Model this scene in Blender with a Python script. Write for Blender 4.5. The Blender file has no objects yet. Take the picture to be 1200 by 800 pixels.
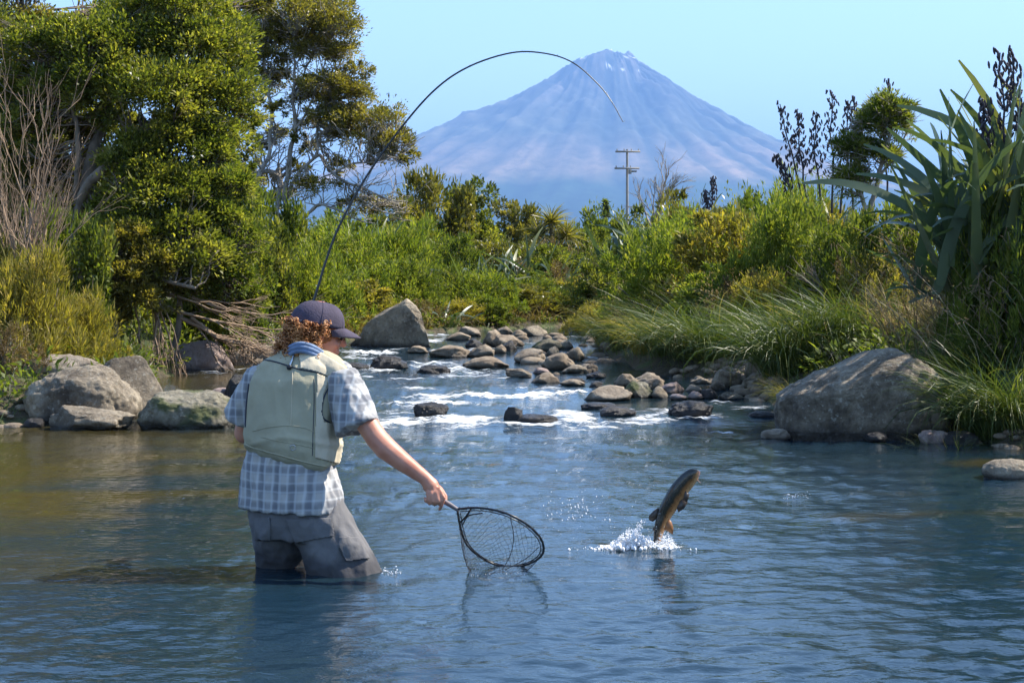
import bpy, bmesh, math, random
import numpy as np
from mathutils import Vector, Matrix, Quaternion
from mathutils.bvhtree import BVHTree

# ------------------------------------------------------------------ camera, sky, sun, exposure
S = bpy.context.scene
C = S.collection
H = 1.2            # camera height above the pool
HZ = 325.0         # image row of the horizon, F = focal length in photograph pixels
F = 2000.0
cam_d = bpy.data.cameras.new('camera'); cam = bpy.data.objects.new('camera', cam_d); C.objects.link(cam)
cam.location = (0, 0, H); cam.rotation_euler = (math.radians(90), 0, 0)
cam_d.sensor_width = 36; cam_d.lens = F / 1200 * 36; cam_d.shift_y = (HZ - 400) / 1200
cam_d.clip_start = .1; cam_d.clip_end = 90000
S.camera = cam
SUN = Vector((.78, .19, .84)).normalized()
world = bpy.data.worlds.new('World'); S.world = world; world.use_nodes = True
wn = world.node_tree; bg = wn.nodes['Background']
sky = wn.nodes.new('ShaderNodeTexSky'); sky.sky_type = 'NISHITA'; sky.sun_disc = False
sky.sun_elevation = math.asin(SUN.z); sky.sun_rotation = math.atan2(SUN.x, SUN.y)
sky.air_density = 1.0; sky.dust_density = 0.0; sky.ozone_density = 1.4; sky.altitude = 0
wn.links.new(sky.outputs[0], bg.inputs[0]); bg.inputs[1].default_value = 0.132
sun_d = bpy.data.lights.new('sun', 'SUN'); sun_o = bpy.data.objects.new('sun', sun_d); C.objects.link(sun_o)
sun_d.energy = 4.7; sun_d.angle = math.radians(.53); sun_d.color = (1, .93, .82)
sun_o.rotation_euler = SUN.to_track_quat('Z', 'Y').to_euler()
S.view_settings.view_transform = 'Standard'; S.view_settings.look = 'None'
S.view_settings.exposure = 1.34; S.view_settings.gamma = 1
S.cycles.max_bounces = 6; S.cycles.diffuse_bounces = 3; S.cycles.glossy_bounces = 3
S.cycles.transmission_bounces = 4; S.cycles.transparent_max_bounces = 8; S.cycles.volume_bounces = 0
S.cycles.use_denoising = True; S.cycles.caustics_reflective = False; S.cycles.caustics_refractive = False
S.cycles.sample_clamp_indirect = 6

# ------------------------------------------------------------------ helpers
def at(px, py, Y): return np.array([(px - 600) * Y / F, Y, H - (py - HZ) * Y / F])
PT = np.random.RandomState(3).permutation(256); PT = np.concatenate([PT, PT, PT])
GR = np.random.RandomState(4).normal(size=(256, 3)); GR /= np.linalg.norm(GR, axis=1)[:, None]
def noise(p, s=0.0):
    p = np.asarray(p, float) + s * 17.31
    i = np.floor(p).astype(int); f = p - i; i &= 255
    u = f * f * f * (f * (f * 6 - 15) + 10); r = 0
    for dx in (0, 1):
        for dy in (0, 1):
            for dz in (0, 1):
                h = PT[PT[PT[(i[..., 0] + dx) & 255] + ((i[..., 1] + dy) & 255)] + ((i[..., 2] + dz) & 255)]
                g = GR[h]; d = f - np.array([dx, dy, dz])
                w = (u[..., 0] if dx else 1 - u[..., 0]) * (u[..., 1] if dy else 1 - u[..., 1]) * (u[..., 2] if dz else 1 - u[..., 2])
                r = r + w * (g * d).sum(-1)
    return r * 1.4
def fbm(p, o=4, s=0.0, g=.5):
    a = 1; t = 0; p = np.asarray(p, float)
    for k in range(o): t = t + a * noise(p * 2 ** k, s + k); a *= g
    return t
def link(o, parent=None):
    C.objects.link(o)
    if parent is not None: o.parent = parent
    return o
def make_mesh(name, v, f, m, tint=None, smooth=False, attrs=None):
    """f: int array (M,k) or a list of such arrays"""
    me = bpy.data.meshes.new(name); v = np.asarray(v, np.float32)
    fl = f if isinstance(f, list) else [f]
    fl = [np.asarray(a, np.int32) for a in fl if len(a)]
    tot = sum(a.size for a in fl); nf = sum(len(a) for a in fl)
    me.vertices.add(len(v)); me.vertices.foreach_set('co', v.ravel())
    me.loops.add(tot); me.polygons.add(nf)
    me.loops.foreach_set('vertex_index', np.concatenate([a.ravel() for a in fl]))
    sz = np.concatenate([np.full(len(a), a.shape[1], np.int32) for a in fl])
    me.polygons.foreach_set('loop_start', np.concatenate([[0], np.cumsum(sz)[:-1]]).astype(np.int32))
    me.update(calc_edges=True)
    if smooth: me.polygons.foreach_set('use_smooth', np.ones(nf, bool))
    at_ = dict(attrs or {})
    if tint is not None: at_['tint'] = tint
    for k, a in at_.items():
        x = me.attributes.new(k, 'FLOAT', 'POINT'); x.data.foreach_set('value', np.asarray(a, np.float32))
    if m is not None: me.materials.append(m)
    return me
def obj(name, me, parent=None): return link(bpy.data.objects.new(name, me), parent)
def tag(o, label, cat, group=None):
    o['label'] = label; o['category'] = cat
    if group: o['group'] = group
    return o
def kind(o, k): o['kind'] = k; return o
def empty(name, loc=(0, 0, 0), label=None, cat=None, group=None):
    o = bpy.data.objects.new(name, None); o.location = loc; o.empty_display_size = .1; C.objects.link(o)
    if label: tag(o, label, cat, group)
    return o
def copy_tree(o, parent=None):
    c = o.copy(); C.objects.link(c)
    if parent is not None: c.parent = parent
    for ch in list(o.children): copy_tree(ch, c)
    return c
class Acc:
    def __init__(s): s.v = []; s.q = {}; s.t = []; s.n = 0
    def add(s, v, f, t=None):
        v = np.asarray(v, float); f = np.asarray(f, int)
        if not len(f): return
        s.q.setdefault(f.shape[1], []).append(f + s.n); s.v.append(v); s.n += len(v)
        s.t.append(np.full(len(v), .5) if t is None else (np.asarray(t, float) if np.ndim(t) else np.full(len(v), float(t))))
    def mesh(s, name, m, smooth=False):
        return make_mesh(name, np.concatenate(s.v), [np.concatenate(a) for a in s.q.values()], m, np.concatenate(s.t), smooth)
def tube(pts, rad, k=6, cap=True):
    pts = np.asarray(pts, float); n = len(pts); rad = np.broadcast_to(np.asarray(rad, float), (n,))
    T = np.gradient(pts, axis=0); T /= np.linalg.norm(T, axis=1)[:, None] + 1e-9
    r0 = np.array([0, 0, 1.]) if abs(T[0][2]) < .9 else np.array([1., 0, 0])
    A = []; a = np.cross(T[0], r0); a /= np.linalg.norm(a)
    for i in range(n):
        a = a - T[i] * a.dot(T[i]); a /= np.linalg.norm(a) + 1e-9; A.append(a)
    A = np.array(A); B = np.cross(T, A); th = np.arange(k) * 2 * math.pi / k
    v = pts[:, None] + rad[:, None, None] * (np.cos(th)[None, :, None] * A[:, None] + np.sin(th)[None, :, None] * B[:, None])
    v = v.reshape(-1, 3); i = np.arange(n - 1)[:, None] * k; j = np.arange(k)[None]; j2 = (j + 1) % k
    q = np.stack([i + j, i + j2, i + k + j2, i + k + j], -1).reshape(-1, 4)
    if cap and k == 4: q = np.concatenate([q, [[3, 2, 1, 0]], [[(n - 1) * k + z for z in range(4)]]])
    return v, q
def spline(p, n):
    """Catmull-Rom through the points"""
    p = np.asarray(p, float); P = np.vstack([2 * p[0] - p[1], p, 2 * p[-1] - p[-2]])
    t = np.linspace(0, len(p) - 1 - 1e-6, n); i = t.astype(int); u = (t - i)[:, None]
    a, b, c, d = P[i], P[i + 1], P[i + 2], P[i + 3]
    return .5 * ((2 * b) + (-a + c) * u + (2 * a - 5 * b + 4 * c - d) * u * u + (-a + 3 * b - 3 * c + d) * u ** 3)
def ellipsoid(c, r, R=None, nu=18, nv=12):
    u = np.linspace(0, 2 * math.pi, nu, endpoint=False); w = np.linspace(0, math.pi, nv + 1)[1:-1]
    v = np.array([[math.sin(b) * math.cos(a), math.sin(b) * math.sin(a), math.cos(b)] for b in w for a in u] + [[0, 0, 1], [0, 0, -1]])
    v = v * np.asarray(r)
    if R is not None: v = v @ np.asarray(R).T
    v = v + np.asarray(c); f = []
    for i in range(nv - 2):
        for j in range(nu): f.append((i * nu + j, (i + 1) * nu + j, (i + 1) * nu + (j + 1) % nu, i * nu + (j + 1) % nu))
    top, bot = len(v) - 2, len(v) - 1
    t = [(top, j, (j + 1) % nu) for j in range(nu)] + [(bot, (nv - 2) * nu + (j + 1) % nu, (nv - 2) * nu + j) for j in range(nu)]
    return v, np.array(f), np.array(t)
def box(c, s, R=None):
    v = np.array([[x, y, z] for x in (-.5, .5) for y in (-.5, .5) for z in (-.5, .5)]) * np.asarray(s)
    if R is not None: v = v @ np.asarray(R).T
    return v + np.asarray(c), np.array([[0, 1, 3, 2], [4, 6, 7, 5], [0, 4, 5, 1], [2, 3, 7, 6], [0, 2, 6, 4], [1, 5, 7, 3]])

# ------------------------------------------------------------------ materials
def new_mat(name):
    m = bpy.data.materials.new(name); m.use_nodes = True; nt = m.node_tree
    return m, nt, nt.nodes['Principled BSDF'], lambda t: nt.nodes.new('ShaderNode' + t), nt.links.new
def ramp(N, stops):
    r = N('ValToRGB'); e = r.color_ramp.elements
    while len(e) < len(stops): e.new(.5)
    for k, (p, c) in enumerate(stops): e[k].position = p; e[k].color = (*c, 1)
    return r
def leaf_mat(name, stops, transl=.35, rough=.42, spec=.35):
    m, nt, b, N, L = new_mat(name)
    a = N('Attribute'); a.attribute_name = 'tint'; r = ramp(N, stops); L(a.outputs['Fac'], r.inputs[0])
    L(r.outputs[0], b.inputs['Base Color']); b.inputs['Roughness'].default_value = rough
    b.inputs['Specular IOR Level'].default_value = spec
    t = N('BsdfTranslucent'); mx = N('MixShader'); mx.inputs[0].default_value = transl
    g = N('Mix'); g.data_type = 'RGBA'; g.blend_type = 'MULTIPLY'; g.inputs[0].default_value = 1
    L(r.outputs[0], g.inputs[6]); g.inputs[7].default_value = (1.6, 1.7, .5, 1); L(g.outputs[2], t.inputs[0])
    L(b.outputs[0], mx.inputs[1]); L(t.outputs[0], mx.inputs[2]); L(mx.outputs[0], nt.nodes['Material Output'].inputs[0])
    return m
def simple(name, col, rough=.6, metal=0, spec=.5, scale=0, var=.25, bump=0, bscale=80):
    m, nt, b, N, L = new_mat(name)
    b.inputs['Roughness'].default_value = rough; b.inputs['Metallic'].default_value = metal
    b.inputs['Specular IOR Level'].default_value = spec
    if scale:
        tc = N('TexCoord'); n = N('TexNoise'); n.inputs['Scale'].default_value = scale; n.inputs['Detail'].default_value = 4
        L(tc.outputs['Object'], n.inputs['Vector'])
        r = ramp(N, [(.3, [c * (1 - var) for c in col]), (.7, [min(1, c * (1 + var)) for c in col])])
        L(n.outputs[0], r.inputs[0]); L(r.outputs[0], b.inputs['Base Color'])
    else: b.inputs['Base Color'].default_value = (*col, 1)
    if bump:
        tc = N('TexCoord'); n = N('TexNoise'); n.inputs['Scale'].default_value = bscale; n.inputs['Detail'].default_value = 3
        L(tc.outputs['Object'], n.inputs['Vector']); bp = N('Bump'); bp.inputs['Strength'].default_value = bump
        bp.inputs['Distance'].default_value = .01; L(n.outputs[0], bp.inputs['Height']); L(bp.outputs[0], b.inputs['Normal'])
    return m
M = {}
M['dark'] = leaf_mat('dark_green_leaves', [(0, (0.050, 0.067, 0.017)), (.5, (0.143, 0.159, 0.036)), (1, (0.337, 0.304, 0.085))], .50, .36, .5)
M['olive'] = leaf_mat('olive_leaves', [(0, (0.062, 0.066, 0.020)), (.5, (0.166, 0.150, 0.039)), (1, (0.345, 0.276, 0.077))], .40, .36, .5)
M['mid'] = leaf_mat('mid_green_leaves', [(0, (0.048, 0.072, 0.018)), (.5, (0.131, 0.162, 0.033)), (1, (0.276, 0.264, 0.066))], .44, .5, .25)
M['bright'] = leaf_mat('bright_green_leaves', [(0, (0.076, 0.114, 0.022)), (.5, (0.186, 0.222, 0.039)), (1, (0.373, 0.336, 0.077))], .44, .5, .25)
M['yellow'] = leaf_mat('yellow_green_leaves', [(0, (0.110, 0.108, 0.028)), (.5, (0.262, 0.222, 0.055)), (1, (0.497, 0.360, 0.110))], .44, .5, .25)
M['dry'] = leaf_mat('dry_brown_leaves', [(0, (.06, .04, .02)), (.5, (.19, .13, .065)), (1, (.40, .31, .17))], .2, .7, .2)
M['flax'] = leaf_mat('flax_leaves', [(0, (.035, .055, .036)), (.55, (.08, .115, .07)), (.85, (.14, .165, .08)), (1, (.28, .26, .10))], .25, .36, .45)
M['grass'] = leaf_mat('long_grass', [(0, (0.037, 0.061, 0.019)), (.55, (0.094, 0.127, 0.032)), (.85, (0.188, 0.198, 0.058)), (1, (0.450, 0.341, 0.168))], .3, .42, .4)
M['straw'] = leaf_mat('straw', [(0, (.15, .10, .06)), (.5, (.33, .24, .14)), (1, (.52, .42, .27))], .2, .7, .2)
M['pod'] = simple('seed_pods', (.03, .022, .03), .5, scale=9)
M['bark'] = simple('bark', (.17, .135, .10), .9, scale=7, var=.45, bump=.8, bscale=40)
M['greybark'] = simple('grey_bark', (.30, .265, .22), .9, scale=6, var=.4, bump=.8, bscale=35)
M['twig'] = simple('dry_twigs', (.29, .20, .13), .85, scale=5, var=.35)

def rock_mat(name, a, b_, c, moss=0.0, wet=0.0, lichen=.5):
    m, nt, b, N, L = new_mat(name)
    tc = N('TexCoord'); ge = N('NewGeometry'); mp = N('Mapping'); oi = N('ObjectInfo')
    vm = N('VectorMath'); vm.operation = 'ADD'; L(tc.outputs['Object'], vm.inputs[0])
    cm = N('CombineXYZ'); ml = N('Math'); ml.operation = 'MULTIPLY'; ml.inputs[1].default_value = 40; L(oi.outputs['Random'], ml.inputs[0])
    L(ml.outputs[0], cm.inputs[0]); L(ml.outputs[0], cm.inputs[1]); L(cm.outputs[0], vm.inputs[1]); V = vm.outputs[0]
    n1 = N('TexNoise'); n1.inputs['Scale'].default_value = 2.6; n1.inputs['Detail'].default_value = 10; n1.inputs['Roughness'].default_value = .72; L(V, n1.inputs['Vector'])
    r1 = ramp(N, [(.33, a), (.5, b_), (.68, c)]); L(n1.outputs[0], r1.inputs[0]); col = r1.outputs[0]
    # pale lichen specks
    n2 = N('TexNoise'); n2.inputs['Scale'].default_value = 26; n2.inputs['Detail'].default_value = 5; n2.inputs['Roughness'].default_value = .7; L(V, n2.inputs['Vector'])
    r2 = ramp(N, [(.56, (0, 0, 0)), (.66, (lichen,) * 3)]); L(n2.outputs[0], r2.inputs[0])
    mx = N('Mix'); mx.data_type = 'RGBA'; L(r2.outputs[0], mx.inputs[0]); L(col, mx.inputs[6]); mx.inputs[7].default_value = (.46, .43, .35, 1); col = mx.outputs[2]
    n3 = N('TexNoise'); n3.inputs['Scale'].default_value = 14; n3.inputs['Detail'].default_value = 6; n3.inputs['Roughness'].default_value = .8; L(V, n3.inputs['Vector'])
    r3 = ramp(N, [(.28, (.28, .26, .24)), (.47, (1, 1, 1))]); L(n3.outputs[0], r3.inputs[0])
    mm = N('Mix'); mm.data_type = 'RGBA'; mm.blend_type = 'MULTIPLY'; mm.inputs[0].default_value = .8; L(col, mm.inputs[6]); L(r3.outputs[0], mm.inputs[7]); col = mm.outputs[2]
    if moss:
        n4 = N('TexNoise'); n4.inputs['Scale'].default_value = 4; n4.inputs['Detail'].default_value = 7; L(V, n4.inputs['Vector'])
        r4 = ramp(N, [(.62 - .25 * moss, (0, 0, 0)), (.72 - .25 * moss, (.85,) * 3)]); L(n4.outputs[0], r4.inputs[0])
        mo = N('Mix'); mo.data_type = 'RGBA'; L(r4.outputs[0], mo.inputs[0]); L(col, mo.inputs[6]); mo.inputs[7].default_value = (.07, .085, .02, 1); col = mo.outputs[2]
    # damp band just above the water, stored per vertex
    at_ = N('Attribute'); at_.attribute_name = 'damp'
    ad = N('Math'); ad.operation = 'MAXIMUM'; ad.inputs[1].default_value = wet; L(at_.outputs['Fac'], ad.inputs[0])
    dk = N('Mix'); dk.data_type = 'RGBA'; dk.blend_type = 'MULTIPLY'; L(ad.outputs[0], dk.inputs[0]); L(col, dk.inputs[6]); dk.inputs[7].default_value = (.18, .17, .16, 1)
    L(dk.outputs[2], b.inputs['Base Color'])
    mr = N('MapRange'); mr.inputs[3].default_value = .88; mr.inputs[4].default_value = .22; L(ad.outputs[0], mr.inputs[0]); L(mr.outputs[0], b.inputs['Roughness'])
    b.inputs['Specular IOR Level'].default_value = .4
    vo = N('TexVoronoi'); vo.inputs['Scale'].default_value = 7; vo.feature = 'DISTANCE_TO_EDGE'; wp = N('VectorMath'); wp.operation = 'ADD'; L(V, wp.inputs[0]); L(n1.outputs[1], wp.inputs[1]); L(wp.outputs[0], vo.inputs['Vector'])
    cr = N('MapRange'); cr.inputs[1].default_value = 0; cr.inputs[2].default_value = .03; L(vo.outputs[0], cr.inputs[0])
    b1 = N('Bump'); b1.inputs['Strength'].default_value = .6; b1.inputs['Distance'].default_value = .02; L(cr.outputs[0], b1.inputs['Height'])
    b2 = N('Bump'); b2.inputs['Strength'].default_value = .9; b2.inputs['Distance'].default_value = .035; L(n3.outputs[0], b2.inputs['Height']); L(b1.outputs[0], b2.inputs['Normal'])
    L(b2.outputs[0], b.inputs['Normal'])
    return m
M['rock'] = rock_mat('grey_stone', (.075, .057, .04), (.22, .178, .125), (.44, .365, .26), lichen=.6)
M['tan'] = rock_mat('tan_stone', (.15, .115, .08), (.28, .225, .165), (.42, .35, .26), lichen=.35)
M['brown'] = rock_mat('brown_stone', (.13, .098, .068), (.28, .215, .15), (.44, .355, .255), lichen=.3)
M['mossy'] = rock_mat('mossy_stone', (.12, .11, .075), (.22, .195, .135), (.32, .28, .20), moss=.45)
M['wet'] = rock_mat('wet_stone', (.05, .047, .045), (.10, .09, .085), (.17, .15, .14), wet=.8, lichen=.12)
M['pink'] = rock_mat('pinkish_stone', (.21, .15, .13), (.36, .27, .235), (.47, .38, .33), lichen=.4)

# ------------------------------------------------------------------ river outline, water level, terrain
def bx(px, Y): return ((px - 600) * Y / F, Y)
LEFT = [(-9, -4), (-9, 12.5), (-5.4, 13.3), bx(0, 13.7), bx(120, 14.3), bx(190, 15.3), bx(180, 17.3), bx(225, 19), bx(300, 21), bx(395, 23.4), bx(470, 26), bx(560, 28), bx(640, 29.3), bx(700, 30.3), (4, 32.4), (8, 34)]
RIGHT = [(8, 32.4), (5, 31), bx(718, 28.6), bx(702, 26), bx(700, 23), bx(715, 20.5), bx(752, 18.6), bx(860, 17), bx(905, 15.2), bx(950, 13.7), bx(1125, 12.9), bx(1195, 12.0), (4.3, 10.4), (7, 9), (9, 6), (10, -4)]
POLY = np.array(LEFT + RIGHT)
def shore_dist(P):
    """signed distance to the river outline, positive on land"""
    P = np.asarray(P, float); d = np.full(len(P), 1e9); ins = np.zeros(len(P), bool)
    for i in range(len(POLY)):
        a, b = POLY[i], POLY[(i + 1) % len(POLY)]; e = b - a
        t = np.clip(((P - a) @ e) / (e @ e), 0, 1); d = np.minimum(d, np.linalg.norm(P - a - t[:, None] * e, axis=1))
        c = (a[1] > P[:, 1]) != (b[1] > P[:, 1])
        with np.errstate(divide='ignore', invalid='ignore'): xx = (b[0] - a[0]) * (P[:, 1] - a[1]) / (b[1] - a[1] + 1e-12) + a[0]
        ins ^= c & (P[:, 0] < xx)
    return np.where(ins, -d, d)
WY = [0, 13.6, 14.3, 15.6, 16.3, 18.8, 19.8, 21.3, 22.6, 30, 60]
WZ = [0, 0, .065, .085, .14, .17, .22, .25, .31, .34, .36]
def zw(Y): return np.interp(Y, WY, WZ)
def land(P):
    P = np.asarray(P, float); d = shore_dist(P); Y = P[:, 1]; x = P[:, 0]
    right = x > np.interp(Y, [0, 12, 18, 28, 34], [0, 0, 0, .6, 4])
    top = np.where(right, np.interp(Y, [12, 15, 20, 26], [1.35, 1.1, .85, .5]), np.interp(Y, [14, 20, 26], [.6, .5, .3])); top = np.where(Y < -2, .4, top)
    wid = np.where(right, 2.0, 2.0)
    up = zw(Y) + .03 + top * (1 - np.exp(-np.maximum(d, 0) / wid)) + .10 * np.clip(d, 0, 1) * fbm(np.c_[x * .8, Y * .8, 0 * x], 3)
    dn = zw(Y) - .55 * (1 - np.exp(np.minimum(d, 0) / .9)) - .02
    far = np.clip((np.hypot(x, Y) - 80) / 400, 0, 1)
    return np.where(d > 0, up, dn) * (1 - far) + .6 * far
def gz(x, Y): return float(land(np.array([[x, Y]]))[0])
gx = np.unique(np.round(np.concatenate([-np.geomspace(10, 42000, 40)[::-1], np.linspace(-9, 9, 110), np.geomspace(10, 42000, 40)]), 3))
gy = np.unique(np.round(np.concatenate([-np.geomspace(4, 6000, 16)[::-1], np.linspace(-2, 40, 170), np.geomspace(40, 42000, 50)]), 3))
X, Y = np.meshgrid(gx, gy); P2 = np.c_[X.ravel(), Y.ravel()]
V = np.c_[P2, land(P2)]; nx, ny = len(gx), len(gy)
i = np.arange(ny - 1)[:, None] * nx; j = np.arange(nx - 1)[None]
Q = np.stack([i + j, i + j + 1, i + nx + j + 1, i + nx + j], -1).reshape(-1, 4)
m, nt, b, N, L = new_mat('bank_soil')
ge = N('NewGeometry'); n1 = N('TexNoise'); n1.inputs['Scale'].default_value = 2.5; n1.inputs['Detail'].default_value = 8; L(ge.outputs['Position'], n1.inputs['Vector'])
r1 = ramp(N, [(.3, (.035, .03, .015)), (.5, (.085, .065, .035)), (.62, (.06, .08, .02)), (.75, (.13, .11, .06))]); L(n1.outputs[0], r1.inputs[0]); L(r1.outputs[0], b.inputs['Base Color'])
b.inputs['Roughness'].default_value = .95
bp = N('Bump'); bp.inputs['Distance'].default_value = .08; n2 = N('TexNoise'); n2.inputs['Scale'].default_value = 18; n2.inputs['Detail'].default_value = 6; L(ge.outputs['Position'], n2.inputs['Vector']); L(n2.outputs[0], bp.inputs['Height']); L(bp.outputs[0], b.inputs['Normal'])
kind(obj('ground', make_mesh('ground', V, Q, m, smooth=True)), 'structure')

# ------------------------------------------------------------------ water
rows = np.linspace(HZ + 2400 / 2.2, 378, 420); WYs = 2400 / (rows - HZ)
WYs = np.concatenate([[-4, -1, 1.2], WYs[WYs < 33.5], [34]])
U = np.linspace(-1, 1, 570); U = U * (.62 + .38 * U * U)
X = U[None] * (np.maximum(WYs, 2) * .55 + 2.0)[:, None]; Yg = np.broadcast_to(WYs[:, None], X.shape)
x = X.ravel(); y = Yg.ravel()
FOAM = []   # (centre x, centre Y, half width, half depth, strength)
def foam(px0, px1, py, th, s, Yd=None):
    Yc = Yd or float(np.interp(-py, -(HZ + F * (H - zw(np.linspace(5, 31, 600))) / np.linspace(5, 31, 600)), np.linspace(5, 31, 600)))
    FOAM.append(((px0 + px1) / 2 * Yc / F - 600 * Yc / F, Yc, (px1 - px0) / 2 * Yc / F, th * Yc * Yc / 2400, s))
for a in [(395, 600, 493, 3.5, 1.0), (560, 770, 497, 3, .75), (440, 560, 475, 4, .8), (520, 690, 465, 1.8, 1.05), (470, 545, 468, 3, .8), (640, 700, 487, 4, .95), (690, 790, 493, 3, .8), (700, 745, 478, 2.5, .7), (735, 790, 487, 3, .7),
          (430, 470, 434, 2, .9), (478, 560, 433, 3, .9), (395, 440, 433, 2.5, .9), (500, 600, 440, 3, .6), (398, 475, 412, 2.2, 1.1), (405, 470, 419, 1.6, .8), (470, 520, 401, 3, .9), (490, 530, 394, 2, .8), (300, 420, 408, 3, .7),
          (198, 300, 436, 1.2, 1.1), (205, 290, 441, .8, .6), (820, 862, 508, 1.2, .9), (735, 765, 517, 1.2, .8), (780, 850, 489, 2, .6), (600, 655, 500, 2.5, .8), (855, 910, 478, 1.5, .6), (660, 700, 420, 2, .6), (690, 720, 400, 3, .7), (655, 690, 395, 2, .6),
          (640, 700, 505, 2, .4), (430, 520, 455, 1.6, .62), (560, 620, 452, 1.6, .55), (420, 500, 444, 1.6, .7), (470, 540, 424, 1.8, .75), (560, 600, 436, 1.6, .7), (600, 660, 456, 1.4, .6), (410, 480, 462, 1.6, .55), (540, 600, 410, 1.6, .7), (500, 540, 412, 1.6, .7), (590, 640, 404, 1.6, .6), (450, 500, 481, 2, .7), (600, 640, 468, 1.5, .7), (650, 690, 461, 1.3, .6), (745, 800, 480, 2, .6), (800, 880, 472, 1.3, .5), (400, 470, 500, 3, .6), (380, 440, 440, 2, .5), (520, 700, 514, 2, .3), (560, 640, 478, 3, .35), (690, 720, 440, 1.5, .4),
          (400, 462, 673, 3, .62), (300, 400, 672, 1.5, .35), (690, 800, 640, 4, .75), (540, 640, 679, 2, .35), (915, 960, 583, 1.6, .45)]: foam(*a)
fm = np.zeros_like(x)
wob = fbm(np.c_[x * 1.6, y * 1.1, 0 * x], 3, 5.)
for cx, cy, hw, hd, s in FOAM:
    e = ((np.abs(x - cx) / hw) ** 4 + ((y - cy + wob * hd * 1.4) / hd) ** 2)
    fm = np.maximum(fm, s * np.exp(-e))
rough_w = np.clip((y - 13.2) / 1.2, 0, 1) * .9 + .1
flow = np.clip(fbm(np.c_[x * .35, y * .22, 0 * x], 2, 9.) * 1.2 + .75, .35, 1.3)
disturb = np.exp(-((x + .75) ** 2 + (y - 7) ** 2) / .35) + np.exp(-((x - .62) ** 2 + (y - 7.6) ** 2) / .12)
nz = lambda sx, sy, s: noise(np.c_[x * sx, y * sy, 0 * x + s], s)
z = .0060 * flow * nz(1.5, 2.6, 1.) + .0052 * flow * nz(3.6, 6.5, 2.) + .0062 * (flow + .6 * disturb) * nz(8, 14, 3.) + .0040 * (1 + disturb) * np.clip(.35 + 1.1 * noise(np.c_[x * .6, y * .9, 0 * x + 3], 11.), .2, 1.6) * nz(17, 30, 4.)
z = z * (1.5 + 1.0 * rough_w) + .014 * rough_w * nz(2.6, 3.4, 5.)
# broken crests in the foam
z = z + fm * (.045 * np.abs(nz(6, 9, 6.)) + .030 * nz(15, 20, 7.) + .010) * np.clip(y / 13, .3, 1)
for k, (cx, cy, amp, w) in enumerate([(-.62, 6.93, .0035, 19), (.62, 7.6, .005, 26)]):      # rings round the wader and the fish
    r = np.hypot(x - cx, (y - cy)); z = z + amp * np.sin(r * w) * np.exp(-r * 2.4) * np.clip(r * 4, 0, 1)
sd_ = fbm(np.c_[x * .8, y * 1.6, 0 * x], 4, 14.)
bed_refl = np.clip((-x - 1.5) / 1.4 + (y - 8.5) * .10 * (x < 0) + sd_ * 1.1, 0, 1) * np.clip((14.5 - y) / 1, 0, 1) * np.clip((y - 5.3) / 2.4, .15, 1)  # olive tint: visible river bed plus painted reflection of the bank foliage
bed_refl = np.maximum(bed_refl, np.clip((x - 2.6) / 1.2 + sd_ * 1.3 - (y < 8) * .3, 0, .8) * (y < 13)); bed_refl = np.maximum(bed_refl, np.clip((-x - 2.6) / .4, 0, 1) * (y > 14)) * .9
V = np.c_[x, y, zw(y) + z]; nx = X.shape[1]; ny = X.shape[0]
i = np.arange(ny - 1)[:, None] * nx; j = np.arange(nx - 1)[None]
Q = np.stack([i + j, i + j + 1, i + nx + j + 1, i + nx + j], -1).reshape(-1, 4)
m, nt, b, N, L = new_mat('river_water')
ge = N('NewGeometry'); mp = N('Mapping'); mp.inputs['Scale'].default_value = (.65, 1, 1); L(ge.outputs['Position'], mp.inputs['Vector'])
n0 = N('TexNoise'); n0.inputs['Scale'].default_value = .5; n0.inputs['Detail'].default_value = 3; L(mp.outputs[0], n0.inputs['Vector'])
r0 = ramp(N, [(.30, (.007, .024, .043)), (.75, (.012, .024, .028))]); L(n0.outputs[0], r0.inputs[0])
fa = N('Attribute'); fa.attribute_name = 'foam'
n1 = N('TexNoise'); n1.inputs['Scale'].default_value = 20; n1.inputs['Detail'].default_value = 7; n1.inputs['Roughness'].default_value = .75; L(mp.outputs[0], n1.inputs['Vector'])
ma = N('Math'); ma.operation = 'SUBTRACT'; L(n1.outputs[0], ma.inputs[0]); ma.inputs[1].default_value = .5
mb = N('Math'); mb.operation = 'MULTIPLY_ADD'; L(ma.outputs[0], mb.inputs[0]); mb.inputs[1].default_value = 2.6; L(fa.outputs['Fac'], mb.inputs[2])
n9 = N('TexNoise'); n9.inputs['Scale'].default_value = 6; n9.inputs['Detail'].default_value = 3; L(mp.outputs[0], n9.inputs['Vector'])
m9 = N('Math'); m9.operation = 'MULTIPLY_ADD'; L(n9.outputs[0], m9.inputs[0]); m9.inputs[1].default_value = 2.4; m9.inputs[2].default_value = -1.32
m8 = N('Math'); m8.operation = 'ADD'; L(m9.outputs[0], m8.inputs[0]); L(mb.outputs[0], m8.inputs[1])
mr = N('MapRange'); mr.inputs[1].default_value = .28; mr.inputs[2].default_value = .90; L(m8.outputs[0], mr.inputs[0])
g0 = N('Math'); g0.operation = 'MULTIPLY'; g1 = N('MapRange'); g1.inputs[1].default_value = .08; g1.inputs[2].default_value = .3; L(fa.outputs['Fac'], g1.inputs[0]); L(mr.outputs[0], g0.inputs[0]); L(g1.outputs[0], g0.inputs[1])
sh = N('Attribute'); sh.attribute_name = 'bed_and_reflection'; ms = N('Mix'); ms.data_type = 'RGBA'; L(sh.outputs['Fac'], ms.inputs[0]); L(r0.outputs[0], ms.inputs[6]); ms.inputs[7].default_value = (.052, .040, .011, 1)  # river bed and foliage reflection both mixed into the base colour
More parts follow.
